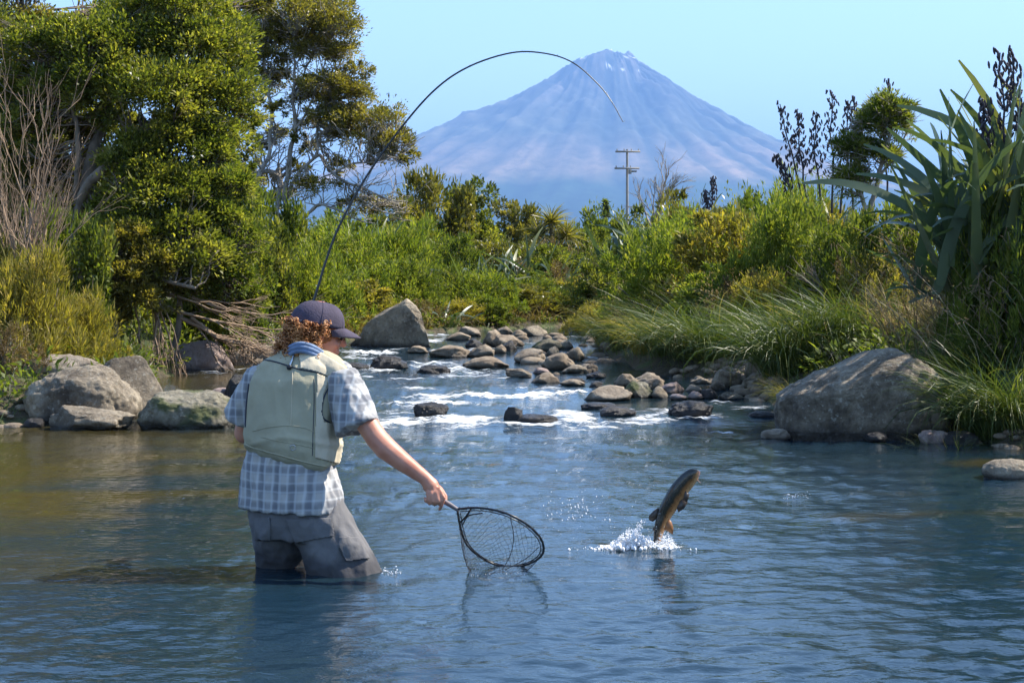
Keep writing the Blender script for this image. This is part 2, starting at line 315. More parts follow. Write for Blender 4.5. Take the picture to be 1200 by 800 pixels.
mx = N('Mix'); mx.data_type = 'RGBA'; L(g0.outputs[0], mx.inputs[0]); L(ms.outputs[2], mx.inputs[6]); mx.inputs[7].default_value = (.78, .80, .80, 1); L(mx.outputs[2], b.inputs['Base Color'])
mq = N('MapRange'); mq.inputs[3].default_value = .02; mq.inputs[4].default_value = .7; L(g0.outputs[0], mq.inputs[0]); L(mq.outputs[0], b.inputs['Roughness'])
b.inputs['IOR'].default_value = 1.333; b.inputs['Specular IOR Level'].default_value = .5
w1 = N('TexNoise'); w1.inputs['Scale'].default_value = 16; w1.inputs['Detail'].default_value = 4; w1.inputs['Roughness'].default_value = .55; L(mp.outputs[0], w1.inputs['Vector'])
bp = N('Bump'); bp.inputs['Strength'].default_value = .9; bp.inputs['Distance'].default_value = .007; L(w1.outputs[0], bp.inputs['Height'])
bq = N('Bump'); bq.inputs['Strength'].default_value = .6; bq.inputs['Distance'].default_value = .02; L(g0.outputs[0], bq.inputs['Height']); L(bp.outputs[0], bq.inputs['Normal']); L(bq.outputs[0], b.inputs['Normal'])
kind(obj('river_water', make_mesh('river_water', V, Q, m, smooth=True, attrs={'foam': fm, 'bed_and_reflection': bed_refl})), 'structure')

# ------------------------------------------------------------------ mountain, 18 km away
D = 18000.0; pk = (715 - 600) * D / F
Rp = [0, 20, 28, 55, 85, 115, 145, 175, 200, 285, 385, 585, 900, 1500, 2600]; Rh = [266, 262, 258, 239, 219, 202, 185, 168, 156, 118, 84, 46, 20, 4, 0]
Lp = [0, 12, 25, 45, 75, 115, 137, 165, 180, 235, 315, 415, 615, 900, 1500, 2600]; Lh = [268, 266, 261, 253, 233, 212, 203, 194, 186, 162, 126, 92, 48, 20, 4, 0]
th = np.linspace(-math.pi, math.pi, 440, endpoint=False); rr = np.concatenate([[0.01], np.geomspace(3, 260, 165), np.geomspace(280, 1500, 20)])
T, R_ = np.meshgrid(th, rr); w = (1 + np.cos(T)) / 2
hh = w * np.interp(R_, Rp, Rh) + (1 - w) * np.interp(R_, Lp, Lh)
px_ = R_ * np.cos(T); py_ = R_ * np.sin(T)
lr = np.log(R_ + 8)
front = np.clip(-np.sin(T), 0, 1)
# a shoulder cone on the near flank
hump = 34 * np.exp(-(((px_ + 24) / 34) ** 2 + ((py_ + 72) / 42) ** 2)) + 14 * np.exp(-(((px_ - 60) / 20) ** 2 + ((py_ + 95) / 60) ** 2)); hump = hump + 12 * np.exp(-(((px_ + 90) / 22) ** 2 + ((py_ + 80) / 60) ** 2))
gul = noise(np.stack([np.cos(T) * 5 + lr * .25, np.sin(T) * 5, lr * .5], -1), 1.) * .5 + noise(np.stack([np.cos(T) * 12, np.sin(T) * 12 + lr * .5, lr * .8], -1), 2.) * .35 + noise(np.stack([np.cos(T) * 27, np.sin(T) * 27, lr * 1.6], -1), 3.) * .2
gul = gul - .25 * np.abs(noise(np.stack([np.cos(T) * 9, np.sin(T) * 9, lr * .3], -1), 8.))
edge = .22 + .78 * np.clip(np.abs(np.sin(T)), 0, 1)
amp = np.clip(R_ / 40, .1, 1) * 16 * np.clip(hh / 130, 0.02, 1) * edge
rugged = 8 * fbm(np.stack([px_ / 26, py_ / 26, 0 * px_], -1), 6, 6., .55) * np.clip(hh / 90, 0, 1) * (.12 + .88 * edge) * np.clip(R_ / 40, .15, 1)
cal_ = np.clip((R_ - 6) / 34, 0, 1)
hh = hh + hump * np.clip(hh / 100, 0, 1) * cal_ + (amp * gul + rugged * .8) * (.12 + .88 * cal_)
env = np.where(px_ > 0, np.interp(px_, Rp, Rh), np.interp(-px_, Lp, Lh)) * (D + py_ * D / F) / D      # the skyline the cone shows from the river
env = env + 2.6 * fbm(np.stack([px_ / 5, 0 * px_, 0 * px_ + 4], -1), 4) * np.clip(hh / 60, 0, 1)
hh = np.where(hh > env - 3, env - 3 + 3 * np.tanh((hh - env + 3) / 3), hh)
hh = hh + 6.5 * np.exp(-(((px_ - 22) / 5.0) ** 2 + ((py_) / 7) ** 2)) - 5 * np.exp(-(((px_ - 14) / 5) ** 2 + (py_ / 12) ** 2))
hh = hh + 4.5 * np.exp(-(((px_ + 172) / 10) ** 2 + (py_ / 40) ** 2)) * (1 + noise(np.stack([px_ / 4, py_ / 9, 0 * px_], -1)))
k_ = D / F; mv = np.c_[(px_ * k_ + pk).ravel(), (py_ * k_ + D).ravel(), (hh * k_ + H).ravel() - 6]
nt_ = len(th); i = np.arange(len(rr) - 1)[:, None] * nt_; j = np.arange(nt_)[None]
Q = np.stack([i + j, i + (j + 1) % nt_, i + nt_ + (j + 1) % nt_, i + nt_ + j], -1).reshape(-1, 4)
# vegetation line, bare scree and the last snow, as fields of the place
sn = np.zeros_like(hh)
yv = HZ - hh
for sx, sz, a, b_, rot in [(-32, 73, 13, 2.2, -.75), (-5, 57, 11, 2.2, 0), (3, 60, 5, 2, .3), (24, 69, 7, 1.7, .65), (-6, 89, 8, 3, .5), (9, 91, 3, 2, 0), (28, 90, 3, 1.6, 0), (15, 73, 5, 1.5, .5), (-2, 63, 3, 4, 0)]:
    dx = px_ - sx; dz = yv - sz; u_ = dx * math.cos(rot) + dz * math.sin(rot); v_ = -dx * math.sin(rot) + dz * math.cos(rot)
    sn = np.maximum(sn, np.exp(-((u_ / a) ** 2 + (v_ / b_) ** 2)) * (np.sin(T) < 0.1))
sn = np.clip((sn + .3 * gul - .52) * 5, 0, 1)
alt = hh + 9 * gul + 7 * fbm(np.stack([px_ / 40, py_ / 40, 0 * px_ + 2], -1), 3)
m, nt, b, N, L = new_mat('mountain_rock')
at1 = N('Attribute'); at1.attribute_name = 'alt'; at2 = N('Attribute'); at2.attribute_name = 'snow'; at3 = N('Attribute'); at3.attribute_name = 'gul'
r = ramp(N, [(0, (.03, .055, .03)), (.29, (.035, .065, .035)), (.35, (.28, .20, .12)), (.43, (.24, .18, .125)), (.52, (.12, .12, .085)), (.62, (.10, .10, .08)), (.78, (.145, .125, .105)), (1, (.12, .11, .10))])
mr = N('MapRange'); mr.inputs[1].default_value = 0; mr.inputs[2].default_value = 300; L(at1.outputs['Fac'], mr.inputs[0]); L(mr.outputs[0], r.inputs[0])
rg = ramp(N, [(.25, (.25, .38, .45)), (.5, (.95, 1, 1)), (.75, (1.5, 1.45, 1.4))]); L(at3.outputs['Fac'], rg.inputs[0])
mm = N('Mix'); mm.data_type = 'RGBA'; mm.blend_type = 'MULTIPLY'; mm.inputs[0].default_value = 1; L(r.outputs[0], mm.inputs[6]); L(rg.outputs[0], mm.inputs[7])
gp = N('NewGeometry'); gs = N('VectorMath'); gs.operation = 'SCALE'; gs.inputs[3].default_value = .006; L(gp.outputs['Position'], gs.inputs[0]); gn = N('TexNoise'); gn.inputs['Scale'].default_value = 1.0; gn.inputs['Detail'].default_value = 8; gn.inputs['Roughness'].default_value = .7; L(gs.outputs[0], gn.inputs['Vector'])
gr_ = ramp(N, [(.32, (.45, .5, .5)), (.5, (1, 1, 1)), (.68, (1.5, 1.4, 1.35))]); L(gn.outputs[0], gr_.inputs[0]); m2 = N('Mix'); m2.data_type = 'RGBA'; m2.blend_type = 'MULTIPLY'; m2.inputs[0].default_value = 1; L(mm.outputs[2], m2.inputs[6]); L(gr_.outputs[0], m2.inputs[7])
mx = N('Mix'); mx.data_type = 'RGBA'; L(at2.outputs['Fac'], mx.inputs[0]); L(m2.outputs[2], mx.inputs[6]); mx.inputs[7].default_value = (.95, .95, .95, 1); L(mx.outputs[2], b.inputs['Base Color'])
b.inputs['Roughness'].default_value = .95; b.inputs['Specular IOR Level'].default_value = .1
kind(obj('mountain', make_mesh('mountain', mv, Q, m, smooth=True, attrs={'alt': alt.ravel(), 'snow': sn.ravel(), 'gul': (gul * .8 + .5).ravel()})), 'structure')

# ------------------------------------------------------------------ haze
hv, hf = box((pk * .5, 15000, 1280), (88000, 60000, 2590))
m = bpy.data.materials.new('haze_air'); m.use_nodes = True; nt = m.node_tree; nt.nodes.remove(nt.nodes['Principled BSDF'])
pv = nt.nodes.new('ShaderNodeVolumePrincipled'); pv.inputs['Color'].default_value = (.29, .53, 1.0, 1); pv.inputs['Density'].default_value = 7.0e-5; pv.inputs['Anisotropy'].default_value = .0
nt.links.new(pv.outputs[0], nt.nodes['Material Output'].inputs['Volume'])
kind(obj('haze', make_mesh('haze', hv, hf, m)), 'stuff')

# ------------------------------------------------------------------ stones
_ico = {}
def ico(n):
    if n not in _ico:
        bm = bmesh.new(); bmesh.ops.create_icosphere(bm, subdivisions=n, radius=1)
        _ico[n] = (np.array([v.co[:] for v in bm.verts]), np.array([[v.index for v in f.verts] for f in bm.faces])); bm.free()
    return _ico[n]
def stone_mesh(w, d, h, seed, mat, n=4, rough=.2, planes=0, prof=None, yaw=0., lean=0., boxy=.82):
    v, f = ico(n); rs = np.random.RandomState(seed); off = rs.uniform(0, 50, 3)
    p = np.sign(v) * np.abs(v) ** boxy
    r = 1 + rough * noise(v * 1.2 + off) + rough * .55 * noise(v * 2.6 + off) + rough * .22 * fbm(v * 6 + off, 3)
    p = p * r[:, None]
    for k in range(planes):
        nrm = rs.normal(size=3); nrm[2] = abs(nrm[2]) * .8; nrm /= np.linalg.norm(nrm); c = rs.uniform(.55, .8)
        e = p @ nrm - c; p = p - np.clip(e, 0, None)[:, None] * nrm * .88
    p[:, 0] += lean * p[:, 2] ** 2 * np.sign(p[:, 2]) * .5
    cy, sy = math.cos(yaw), math.sin(yaw); p = np.c_[p[:, 0] * cy - p[:, 1] * sy, p[:, 0] * sy + p[:, 1] * cy, p[:, 2]]
    lo, hi = p.min(0), p.max(0); p = (p - (lo + hi) / 2) / (hi - lo)
    if prof: p[:, 2] = np.where(p[:, 2] > -.19, (p[:, 2] + .19) * np.interp(p[:, 0], [q[0] for q in prof], [q[1] for q in prof]) - .19, p[:, 2])
    if prof: p[:, 2] = np.where(p[:, 2] > -.19, (p[:, 2] + .19) * (.69 / (p[:, 2].max() + .19)) - .19, p[:, 2])
    p = p * [w, d, h * 1.45] + [0, 0, h * .275]
    if n >= 4:
        s = max(w, h); nv = p / (np.linalg.norm(p, axis=1)[:, None] + 1e-6)
        p = p + nv * (.014 * s * fbm(p / s * 12 + off, 4, 0, .6))[:, None]
    dh = (.065 + .04 * noise(p * 6 + off)) * min(1, h / .28); damp = np.clip(1.4 - (p[:, 2]) / np.maximum(dh, .02), 0, 1)
    return make_mesh('stone', p, f, mat, smooth=True, attrs={'damp': damp})
YS = np.linspace(5, 31.5, 900); PYS = HZ + F * (H - zw(YS)) / YS
def depth_at(py): return float(np.interp(-py, -PYS, YS))
def stone(name, x0, x1, y0, y1, mat, label, cat='stone', Y=None, depth=.8, n=None, rough=.2, planes=0, group=None, **k):
    Yb = Y or depth_at(y1); w = (x1 - x0) * Yb / F; h = (y1 - y0) * Yb / F * 1.0; d = max(w, h * .8) * depth
    Yc = Yb + d * .42; w *= Yc / Yb; zb = H - (y1 - HZ) * Yb / F; ht = H - (y0 - HZ) * Yc / F - zb
    if n is None: n = 5 if w > .8 else 4 if x1 - x0 > 24 else 3
    stone.s += 1
    o = obj(name, stone_mesh(w, d, max(ht, .03), stone.s * 7 + 1, M[mat], n, rough, planes, **k))
    o.location = (((x0 + x1) / 2 - 600) * Yc / F, Yc, zb)
    return tag(o, label, cat, group)
stone.s = 0
B = 'boulder'
stone(B, 28, 166, 428, 497, 'rock', 'large rounded grey boulder in the left cluster, pitted and sunlit', B, depth=.75, rough=.16, boxy=.85, n=6)
stone(B, 14, 132, 415, 470, 'tan', 'smooth tan boulder behind the large rounded one at far left', B, Y=14.9, depth=.6, n=5)
stone(B, 112, 206, 416, 490, 'rock', 'angular grey boulder leaning behind the pitted rounded one', B, Y=14.4, planes=4, depth=.7, n=5, lean=-.3)
stone(B, 163, 280, 457, 503, 'mossy', 'low mossy boulder just left of the angler, its front in shadow', B, depth=.8, rough=.14, n=6)
stone(B, 54, 158, 475, 504, 'rock', 'low cracked slab of rock at the waterline before the rounded boulder', B, rough=.34, planes=3, n=5, depth=.5)
stone('stone', -14, 32, 465, 488, 'mossy', 'small mossy stone cut by the left edge of the river', n=4)
stone('stone', 28, 52, 489, 501, 'wet', 'little wet stone left of the cracked slab')
stone('stone', 196, 214, 478, 496, 'pink', 'small pale stone wedged beside the mossy boulder', Y=14.0)
stone(B, 200, 278, 399, 436, 'pink', 'pinkish streaked boulder under the overhanging dead branches', B, planes=3, rough=.25, n=5)
stone(B, 258, 350, 403, 438, 'brown', 'brown boulder behind the roots beside the angler', B, Y=19.4, planes=2, n=5)
stone('stone', 246, 270, 454, 466, 'pink', 'small pinkish stone beside the olive pool')
stone('stone', 264, 300, 438, 472, 'wet', 'dark stone half hidden by the left sleeve of the angler', n=4, Y=15.6)
stone('stone', 298, 324, 394, 409, 'brown', 'small brown stone upstream, left of the ginger hair', Y=21.5)
stone('stone', 322, 342, 388, 408, 'wet', 'dark upright stone behind the ginger hair of the angler', Y=22.0)
stone(B, 411, 507, 349, 407, 'rock', 'tall angular grey boulder standing alone upstream behind the cap', B, planes=5, rough=.14, depth=.75, n=6, boxy=.62, prof=[(-.5, .2), (-.3, .55), (-.05, .82), (.2, 1.1), (.36, .9), (.5, .6)])
for a in [
 (521, 553, 389, 399, 'brown', 'flat brown stone right of the tall angular boulder'), (537, 564, 382, 394, 'tan', 'grey topped stone farthest left in the upstream row'),
 (577, 602, 382, 393, 'tan', 'low tan stone in the farthest upstream row'), (609, 643, 381, 394, 'rock', 'grey stone by the far brown bank'),
 (564, 590, 386, 405, 'brown', 'round brown stone leaning on the long sloping one'), (576, 615, 392, 407, 'brown', 'long sloping brown stone in the midst of the rapids'),
 (617, 660, 396, 414, 'mossy', 'stone topped with yellow moss and grass in the rapids'), (664, 685, 406, 423, 'rock', 'round grey stone at the foot of the right bank grasses'),
 (602, 640, 408, 425, 'tan', 'smooth rounded tan stone below the mossy topped one'), (612, 632, 419, 426, 'tan', 'small pale disc of stone in front of the smooth tan one'),
 (633, 675, 413, 434, 'brown', 'broad brown stone with a dark left flank'), (548, 580, 403, 419, 'tan', 'pale tan stone shaped like a wedge in the rapids'),
 (502, 552, 404, 419, 'brown', 'long low brown stone left of the wedge shaped one'), (538, 597, 417, 432, 'brown', 'broad flat brown stone amid white water, front of the rapids'),
 (592, 624, 431, 442, 'tan', 'flat tan stone washed by the riffle'), (624, 646, 430, 439, 'pink', 'small reddish stone beside the flat tan one'),
 (622, 657, 436, 450, 'brown', 'rounded brown stone standing in blue water'), (655, 686, 444, 452, 'tan', 'flat pale stone right of the rounded brown one'),
 (664, 686, 442, 448, 'wet', 'thin dark stone behind the flat pale one'), (690, 708, 446, 454, 'wet', 'small dark stone near the right bank cobbles'),
 (657, 688, 427, 438, 'rock', 'low grey stone under the right bank'), (686, 711, 435, 443, 'wet', 'dark low stone under the right bank'),
 (684, 701, 426, 437, 'brown', 'small round brown stone under the right bank'), (577, 594, 403, 414, 'brown', 'small brown stone in the middle of the upstream cluster'),
 (586, 606, 399, 412, 'wet', 'dark stone between the sloping brown and the smooth tan one'), (640, 656, 405, 417, 'rock', 'small grey stone right of the mossy topped one'),
 (477, 503, 405, 414, 'brown', 'low brown stone right behind the tall angular boulder'), (545, 566, 397, 407, 'wet', 'small dark stone behind the wedge shaped one'),
 (596, 618, 386, 396, 'brown', 'small brown stone left of the far grey one'), (655, 672, 399, 408, 'tan', 'small tan stone by the far right bank'),
 (719, 748, 437, 453, 'brown', 'dark brown round cobble, leftmost on the right bank bar'), (740, 774, 436, 452, 'tan', 'pale top of the brown cobble pair on the right bank bar'),
 (684, 741, 451, 470, 'tan', 'long tan stone at the tip of the right bank bar'), (730, 767, 446, 466, 'mossy', 'oval olive stone lying aslant on the right bank bar'),
 (763, 783, 452, 466, 'rock', 'small grey stone between the oval and the reddish cobbles'), (772, 803, 447, 461, 'pink', 'reddish cobble on the right bank bar'),
 (752, 782, 440, 457, 'brown', 'brown cobble behind the small grey one'), (808, 838, 440, 450, 'tan', 'flat tan stone at the foot of the long grass'),
 (834, 871, 432, 454, 'rock', 'smooth dark grey stone with a pointed right end'), (868, 884, 443, 456, 'rock', 'small grey stone right of the pointed one'),
 (842, 872, 459, 468, 'rock', 'flat grey stone at the waterline of the cobble bar'), (803, 823, 450, 459, 'tan', 'small tan cobble behind the waterline'),
 (806, 825, 458, 468, 'pink', 'pale pinkish cobble at the waterline'), (822, 840, 455, 467, 'wet', 'small dark cobble right of the pale pinkish one'),
 (878, 900, 450, 462, 'tan', 'tan cobble nearest the big right hand boulder'), (784, 806, 461, 468, 'pink', 'little pale wet stone below the reddish cobble'),
 (832, 850, 447, 457, 'rock', 'small round stone between the flat tan and waterline ones'), (890, 912, 456, 470, 'brown', 'brown stone tucked against the big right boulder'),
 (858, 882, 456, 464, 'brown', 'small flat brown stone in the cobble bar')]:
    q_ = random.Random(a[0]); stone('stone', *a[:5], a[5], rough=.30, boxy=q_.uniform(.7, .95), planes=q_.choice([0, 1, 2, 2]), lean=q_.uniform(-.5, .5), prof=[(-.5, q_.uniform(.45, .9)), (-.2, q_.uniform(.75, 1.1)), (.15, q_.uniform(.75, 1.15)), (.5, q_.uniform(.4, .9))])
stone('boulder', 872, 900, 414, 446, 'brown', 'upright brown boulder half buried in long grass', B, Y=16.6, n=4)
stone('boulder', 884, 926, 389, 420, 'rock', 'leaning grey boulder higher up in the long grass', B, Y=17.2, n=4, planes=3)
stone('stone', 782, 836, 469, 489, 'wet', 'wet black stone breaking the riffle, glittering in the sun', rough=.26, n=5)
stone('stone', 876, 914, 481, 489, 'wet', 'flat dark stone awash left of the big right boulder')
stone('stone', 680, 722, 471, 480, 'wet', 'dark stone awash behind the middle riffle'); stone('stone', 703, 746, 476, 488, 'wet', 'brown wet stone awash in the middle riffle', depth=.6)
stone('stone', 484, 526, 471, 488, 'wet', 'wet rounded stone in the white water beside the angler', n=5); stone('stone', 590, 613, 476, 493, 'wet', 'small peaked wet stone in the riffle', planes=3, n=4)
stone('stone', 606, 656, 485, 496, 'wet', 'long low dark stone in front of the peaked one', n=4); stone('stone', 630, 652, 487, 495, 'wet', 'stump of wet stone at the end of the long low dark one')
stone('stone', 433, 479, 416, 432, 'wet', 'black wet stone upstream right of the cap', n=4, rough=.28); stone('stone', 488, 528, 427, 438, 'wet', 'small black wet stone in the upstream shallows', n=4, rough=.28)
stone('stone', 393, 433, 424, 434, 'wet', 'dark stone awash beside the face of the angler', n=4)
stone(B, 908, 1106, 408, 510, 'rock', 'huge flat topped grey boulder at the foot of the right bank', B, Y=12.6, depth=.7, planes=0, rough=.10, n=6, boxy=.48, prof=[(-.5, .60), (-.42, .68), (-.30, .76), (-.12, .90), (.06, 1.10), (.22, 1.14), (.38, 1.02), (.5, .80)])
stone('stone', 892, 928, 502, 515, 'tan', 'small brown stone in the water before the huge right boulder', n=4)
stone(B, 1150, 1215, 538, 562, 'rock', 'smooth dark boulder cut by the right edge of the picture', B, n=5, rough=.1)
stone('stone', 1076, 1112, 503, 522, 'pink', 'pale stone under the overhanging grass on the right', Y=12.3, n=4); stone('stone', 1106, 1146, 505, 524, 'wet', 'dark stone under the overhanging grass at the right edge', Y=12.2, n=4)
stone('stone', 1012, 1040, 506, 516, 'wet', 'dark stone at the foot of the huge boulder', Y=12.4)
# scattered pebbles nobody could tell apart
rs = np.random.RandomState(8); A = Acc(); v0, f0 = ico(2)
for k in range(1700):
    px, py = (rs.uniform(690, 915), rs.uniform(440, 470)) if k < 700 else (rs.uniform(500, 720), rs.uniform(392, 440)) if k < 1000 else (rs.uniform(0, 300), rs.uniform(470, 500)) if k < 1200 else (rs.uniform(920, 1200), rs.uniform(480, 540))
    Yb = depth_at(py); xx = (px - 600) * Yb / F; d = shore_dist([[xx, Yb]])[0]
    if not (-.12 < d < .35) and not (700 <= k < 790 and -1.2 < d < 0): continue
    s = rs.uniform(.02, .07) * (1.7 if 700 <= k < 1000 else 1); p = v0 * (1 + .2 * noise(v0 * 1.3 + k)[:, None]) * [s * rs.uniform(.8, 1.6), s, s * .6]
    A.add(p + [xx, Yb, max(gz(xx, Yb), zw(Yb) - .02) + s * .2], f0, rs.rand())
me = A.mesh('pebbles', M['brown'], True); kind(obj('shore_pebbles', me), 'stuff')

# ------------------------------------------------------------------ foliage generators
def rand_dirs(rs, n):
    d = rs.normal(size=(n, 3)); return d / np.linalg.norm(d, axis=1)[:, None]
def leaves(pos, dirs, L, W, rs, tint):
    n = len(pos); L = L * np.exp(rs.normal(0, .32, n))[:, None]; W = W * rs.uniform(.7, 1.3, n)[:, None]
    up = rand_dirs(rs, n) * .8 + [0, 0, 1]; s = np.cross(dirs, up); s /= np.linalg.norm(s, axis=1)[:, None] + 1e-9
    nn = np.cross(s, dirs)
    a = pos; b_ = pos + dirs * L * .5 + s * W * .5 + nn * W * .12; c = pos + dirs * L - nn * L * .12; d = pos + dirs * L * .5 - s * W * .5 + nn * W * .12
    v = np.stack([a, b_, c, d], 1).reshape(-1, 3); q = np.arange(n * 4).reshape(-1, 4)
    return v, q, np.repeat(np.clip(tint, 0, 1), 4)
def crown(blobs, n, L, W, seed, clump=.24, per=None, upbias=.35, spray=.0, base_t=.45, var=.5, droop=0.):
    """blobs: (cx,cy,cz,rx,ry,rz). Leaves sit in many clumps over the outer part of each blob."""
    rs = np.random.RandomState(seed); V_, Q_, T_ = [], [], []; k0 = 0; cen = []
    vol = np.array([b[3] * b[5] + b[3] * b[4] for b in blobs]); vol = vol / vol.sum()
    for b, w_ in zip(blobs, vol):
        nl = max(20, int(n * w_)); c = np.array(b[:3]); r = np.array(b[3:]); per_ = per or 110; nc = max(3, nl // per_)
        d = rand_dirs(rs, nc); d[:, 2] = np.where(rs.rand(nc) < .75, np.abs(d[:, 2]), d[:, 2])
        rad = rs.uniform(.55, 1.05, nc) + .18 * noise(d * 2 + seed + c)
        cc = c + d * r * rad[:, None]; cen.append(cc); rc = clump * r.mean() * np.exp(rs.normal(0, .42, nc))
        ct = base_t + var * .5 * rs.uniform(-1, 1, nc)
        idx = rs.randint(0, nc, nl); dd = rand_dirs(rs, nl); sq = np.array([1.1, 1.1, .95]) if spray == 0 else np.array([.55, .55, 1.5])
        p = cc[idx] + dd * rc[idx][:, None] * (rs.rand(nl) ** .45)[:, None] * sq
        ld = dd * .8 + d[idx] * .5 + rand_dirs(rs, nl) * .6 + [0, 0, upbias + spray - droop]; ld /= np.linalg.norm(ld, axis=1)[:, None]
        t = ct[idx] + rs.normal(0, .16, nl)
        v, q, tt = leaves(p, ld, L, W, rs, t); V_.append(v); Q_.append(q + k0); T_.append(tt); k0 += len(v)
    return np.concatenate(V_), np.concatenate(Q_), np.concatenate(T_), np.concatenate(cen)
def wiggle(a, b, rs, n=7, amp=.12):
    a, b = np.array(a, float), np.array(b, float); t = np.linspace(0, 1, n)[:, None]; L_ = np.linalg.norm(b - a)
    off = rs.normal(size=(n, 3)) * amp * L_ * np.sin(t * math.pi); off[1:-1] = (off[:-2] + off[1:-1] * 2 + off[2:]) / 4
    return a + (b - a) * t + off
def blades(base, az, L, W, lean, droop, seg=6, fold=0., rs=np.random, tint=None, tw=.7):
    n = len(base); t = np.linspace(0, 1, seg + 1); ang = lean[:, None] + droop[:, None] * t[None] ** 1.6
    ds = (L / seg)[:, None]; hx = np.cumsum(np.sin(ang) * ds, 1) - np.sin(ang[:, :1]) * ds; hz = np.cumsum(np.cos(ang) * ds, 1) - np.cos(ang[:, :1]) * ds
    ca, sa = np.cos(az)[:, None], np.sin(az)[:, None]
    P_ = np.stack([base[:, :1] + hx * ca, base[:, 1:2] + hx * sa, base[:, 2:] + hz], -1)
    wd = (W[:, None] * np.minimum(1, (1.02 - t[None]) ** tw) * np.minimum(1, .55 + t[None] * 3))
    tau = rs.uniform(-.8, .8, n)[:, None] * (1 + t[None])
    sx = -sa * np.cos(tau) + ca * np.cos(ang) * np.sin(tau); sy = ca * np.cos(tau) + sa * np.cos(ang) * np.sin(tau); sz = -np.sin(ang) * np.sin(tau)
    Sd = np.stack([sx, sy, sz], -1) * wd[..., None] * .5
    tt = rs.rand(n) if tint is None else tint
    if fold:
        Nn = np.stack([-np.cos(ang) * ca, -np.cos(ang) * sa, np.sin(ang)], -1) * (wd * fold)[..., None]
        v = np.stack([P_ - Sd, P_ - Nn * .5, P_ + Sd], 2); m_ = 3
    else: v = np.stack([P_ - Sd, P_ + Sd], 2); m_ = 2
    v = v.reshape(-1, 3); i = (np.arange(n)[:, None] * (seg + 1) + np.arange(seg)[None]).ravel() * m_; q = []
    for c in range(m_ - 1): q.append(np.stack([i + c, i + c + 1, i + m_ + c + 1, i + m_ + c], -1))
    return v, np.concatenate(q), np.repeat(tt, (seg + 1) * m_)

# ------------------------------------------------------------------ shrub variants (unit size: 1 m tall, 1 m wide)
def unit_shrub(seed, mat, n, L, W, spray=0., stems=7, tall=1., clump=.26, var=.5, base_t=.45, per=None):
    rs = np.random.RandomState(seed); bl = []
    for k in range(7):
        a = rs.uniform(0, 6.28); q = rs.uniform(.08, .34); z_ = rs.uniform(.2, .76); r = rs.uniform(.18, .28)
        bl.append((q * math.cos(a) * (1.25 - z_ * .6), q * math.sin(a) * (1.25 - z_ * .6), z_, r, r, r * 1.0 * tall))
    bl.append((0, 0, .35, .38, .38, .33))
    for k in range(5): a = k * 1.256 + seed; bl.append((.33 * math.cos(a), .33 * math.sin(a), .16, .22, .22, .2))
    v, q, t, cen = crown(bl, n, L, W, seed, spray=spray, clump=clump, var=var, base_t=base_t, per=per)
    v[:, 2] = np.maximum(v[:, 2], 0) if False else v[:, 2]; lo, hi = np.percentile(v[:, 2], 1), np.percentile(v[:, 2], 99.4); v[:, 2] = (v[:, 2] - min(lo, .05)) / (hi - min(lo, .05))
    A = Acc(); pick = rs.choice(len(cen), min(stems * 5, len(cen)), replace=False)
    for k in pick:
        p = wiggle((rs.uniform(-.06, .06), rs.uniform(-.06, .06), -.03), cen[k], rs, 6, .08); A.add(*tube(p, np.linspace(.011, .003, 6), 4))
    me = make_mesh('foliage', v, q, M[mat], t); ms = A.mesh('stems', M['bark'])
    root = bpy.data.objects.new('shrub', None)
    f = bpy.data.objects.new('foliage', me); f.parent = root; s = bpy.data.objects.new('stems', ms); s.parent = root
    return root, (f, s)
PROTO = {}
def proto(key):
    kd, mat, sd = key; key = (kd, sd % 2); sd = sd % 2 + 1
    if key not in PROTO:
        if kd == 'broad': PROTO[key] = unit_shrub(sd, mat, 15000, .038, .021)
        elif kd == 'round': PROTO[key] = unit_shrub(sd, mat, 17000, .032, .021, clump=.2, var=.7)
        elif kd == 'fine': PROTO[key] = unit_shrub(sd, mat, 21000, .036, .011, spray=.5, clump=.22, per=70)
        elif kd == 'feather': PROTO[key] = unit_shrub(sd, mat, 18000, .060, .009, spray=.9, clump=.3, per=60)
        elif kd == 'twiggy': PROTO[key] = unit_shrub(sd, mat, 8000, .030, .012, spray=.3, stems=22, clump=.3)
    return PROTO[key]
def shrub(kd, mat, sd, px, w, ytop, ybot, Yd, label, name='shrub', cat='shrub', rz=0., group=None, dep=.85):
    r, parts = proto((kd, mat, sd)); xx = (px - 600) * Yd / F; g = gz(xx, Yd)
    zt = H - (ytop - HZ) * Yd / F; zb = max(g - .05, H - (ybot - HZ) * Yd / F - .1) if ybot else g - .05
    W_ = w * Yd / F * 1.3; h_ = max(.2, zt - zb); W_ = max(W_, h_ / 1.5)
    o = bpy.data.objects.new(name, None); o.empty_display_size = .1; C.objects.link(o); o.location = (xx, Yd, zb); o.scale = (W_, W_ * dep, h_); o.rotation_euler = (0, 0, 0)
    for p in parts:
        c = p.copy(); C.objects.link(c); c.parent = o; c.rotation_euler = (0, 0, rz)
        if p.name.startswith('foliage'): c.material_slots[0].link = 'OBJECT'; c.material_slots[0].material = M[mat]
    return tag(o, label, cat, group)

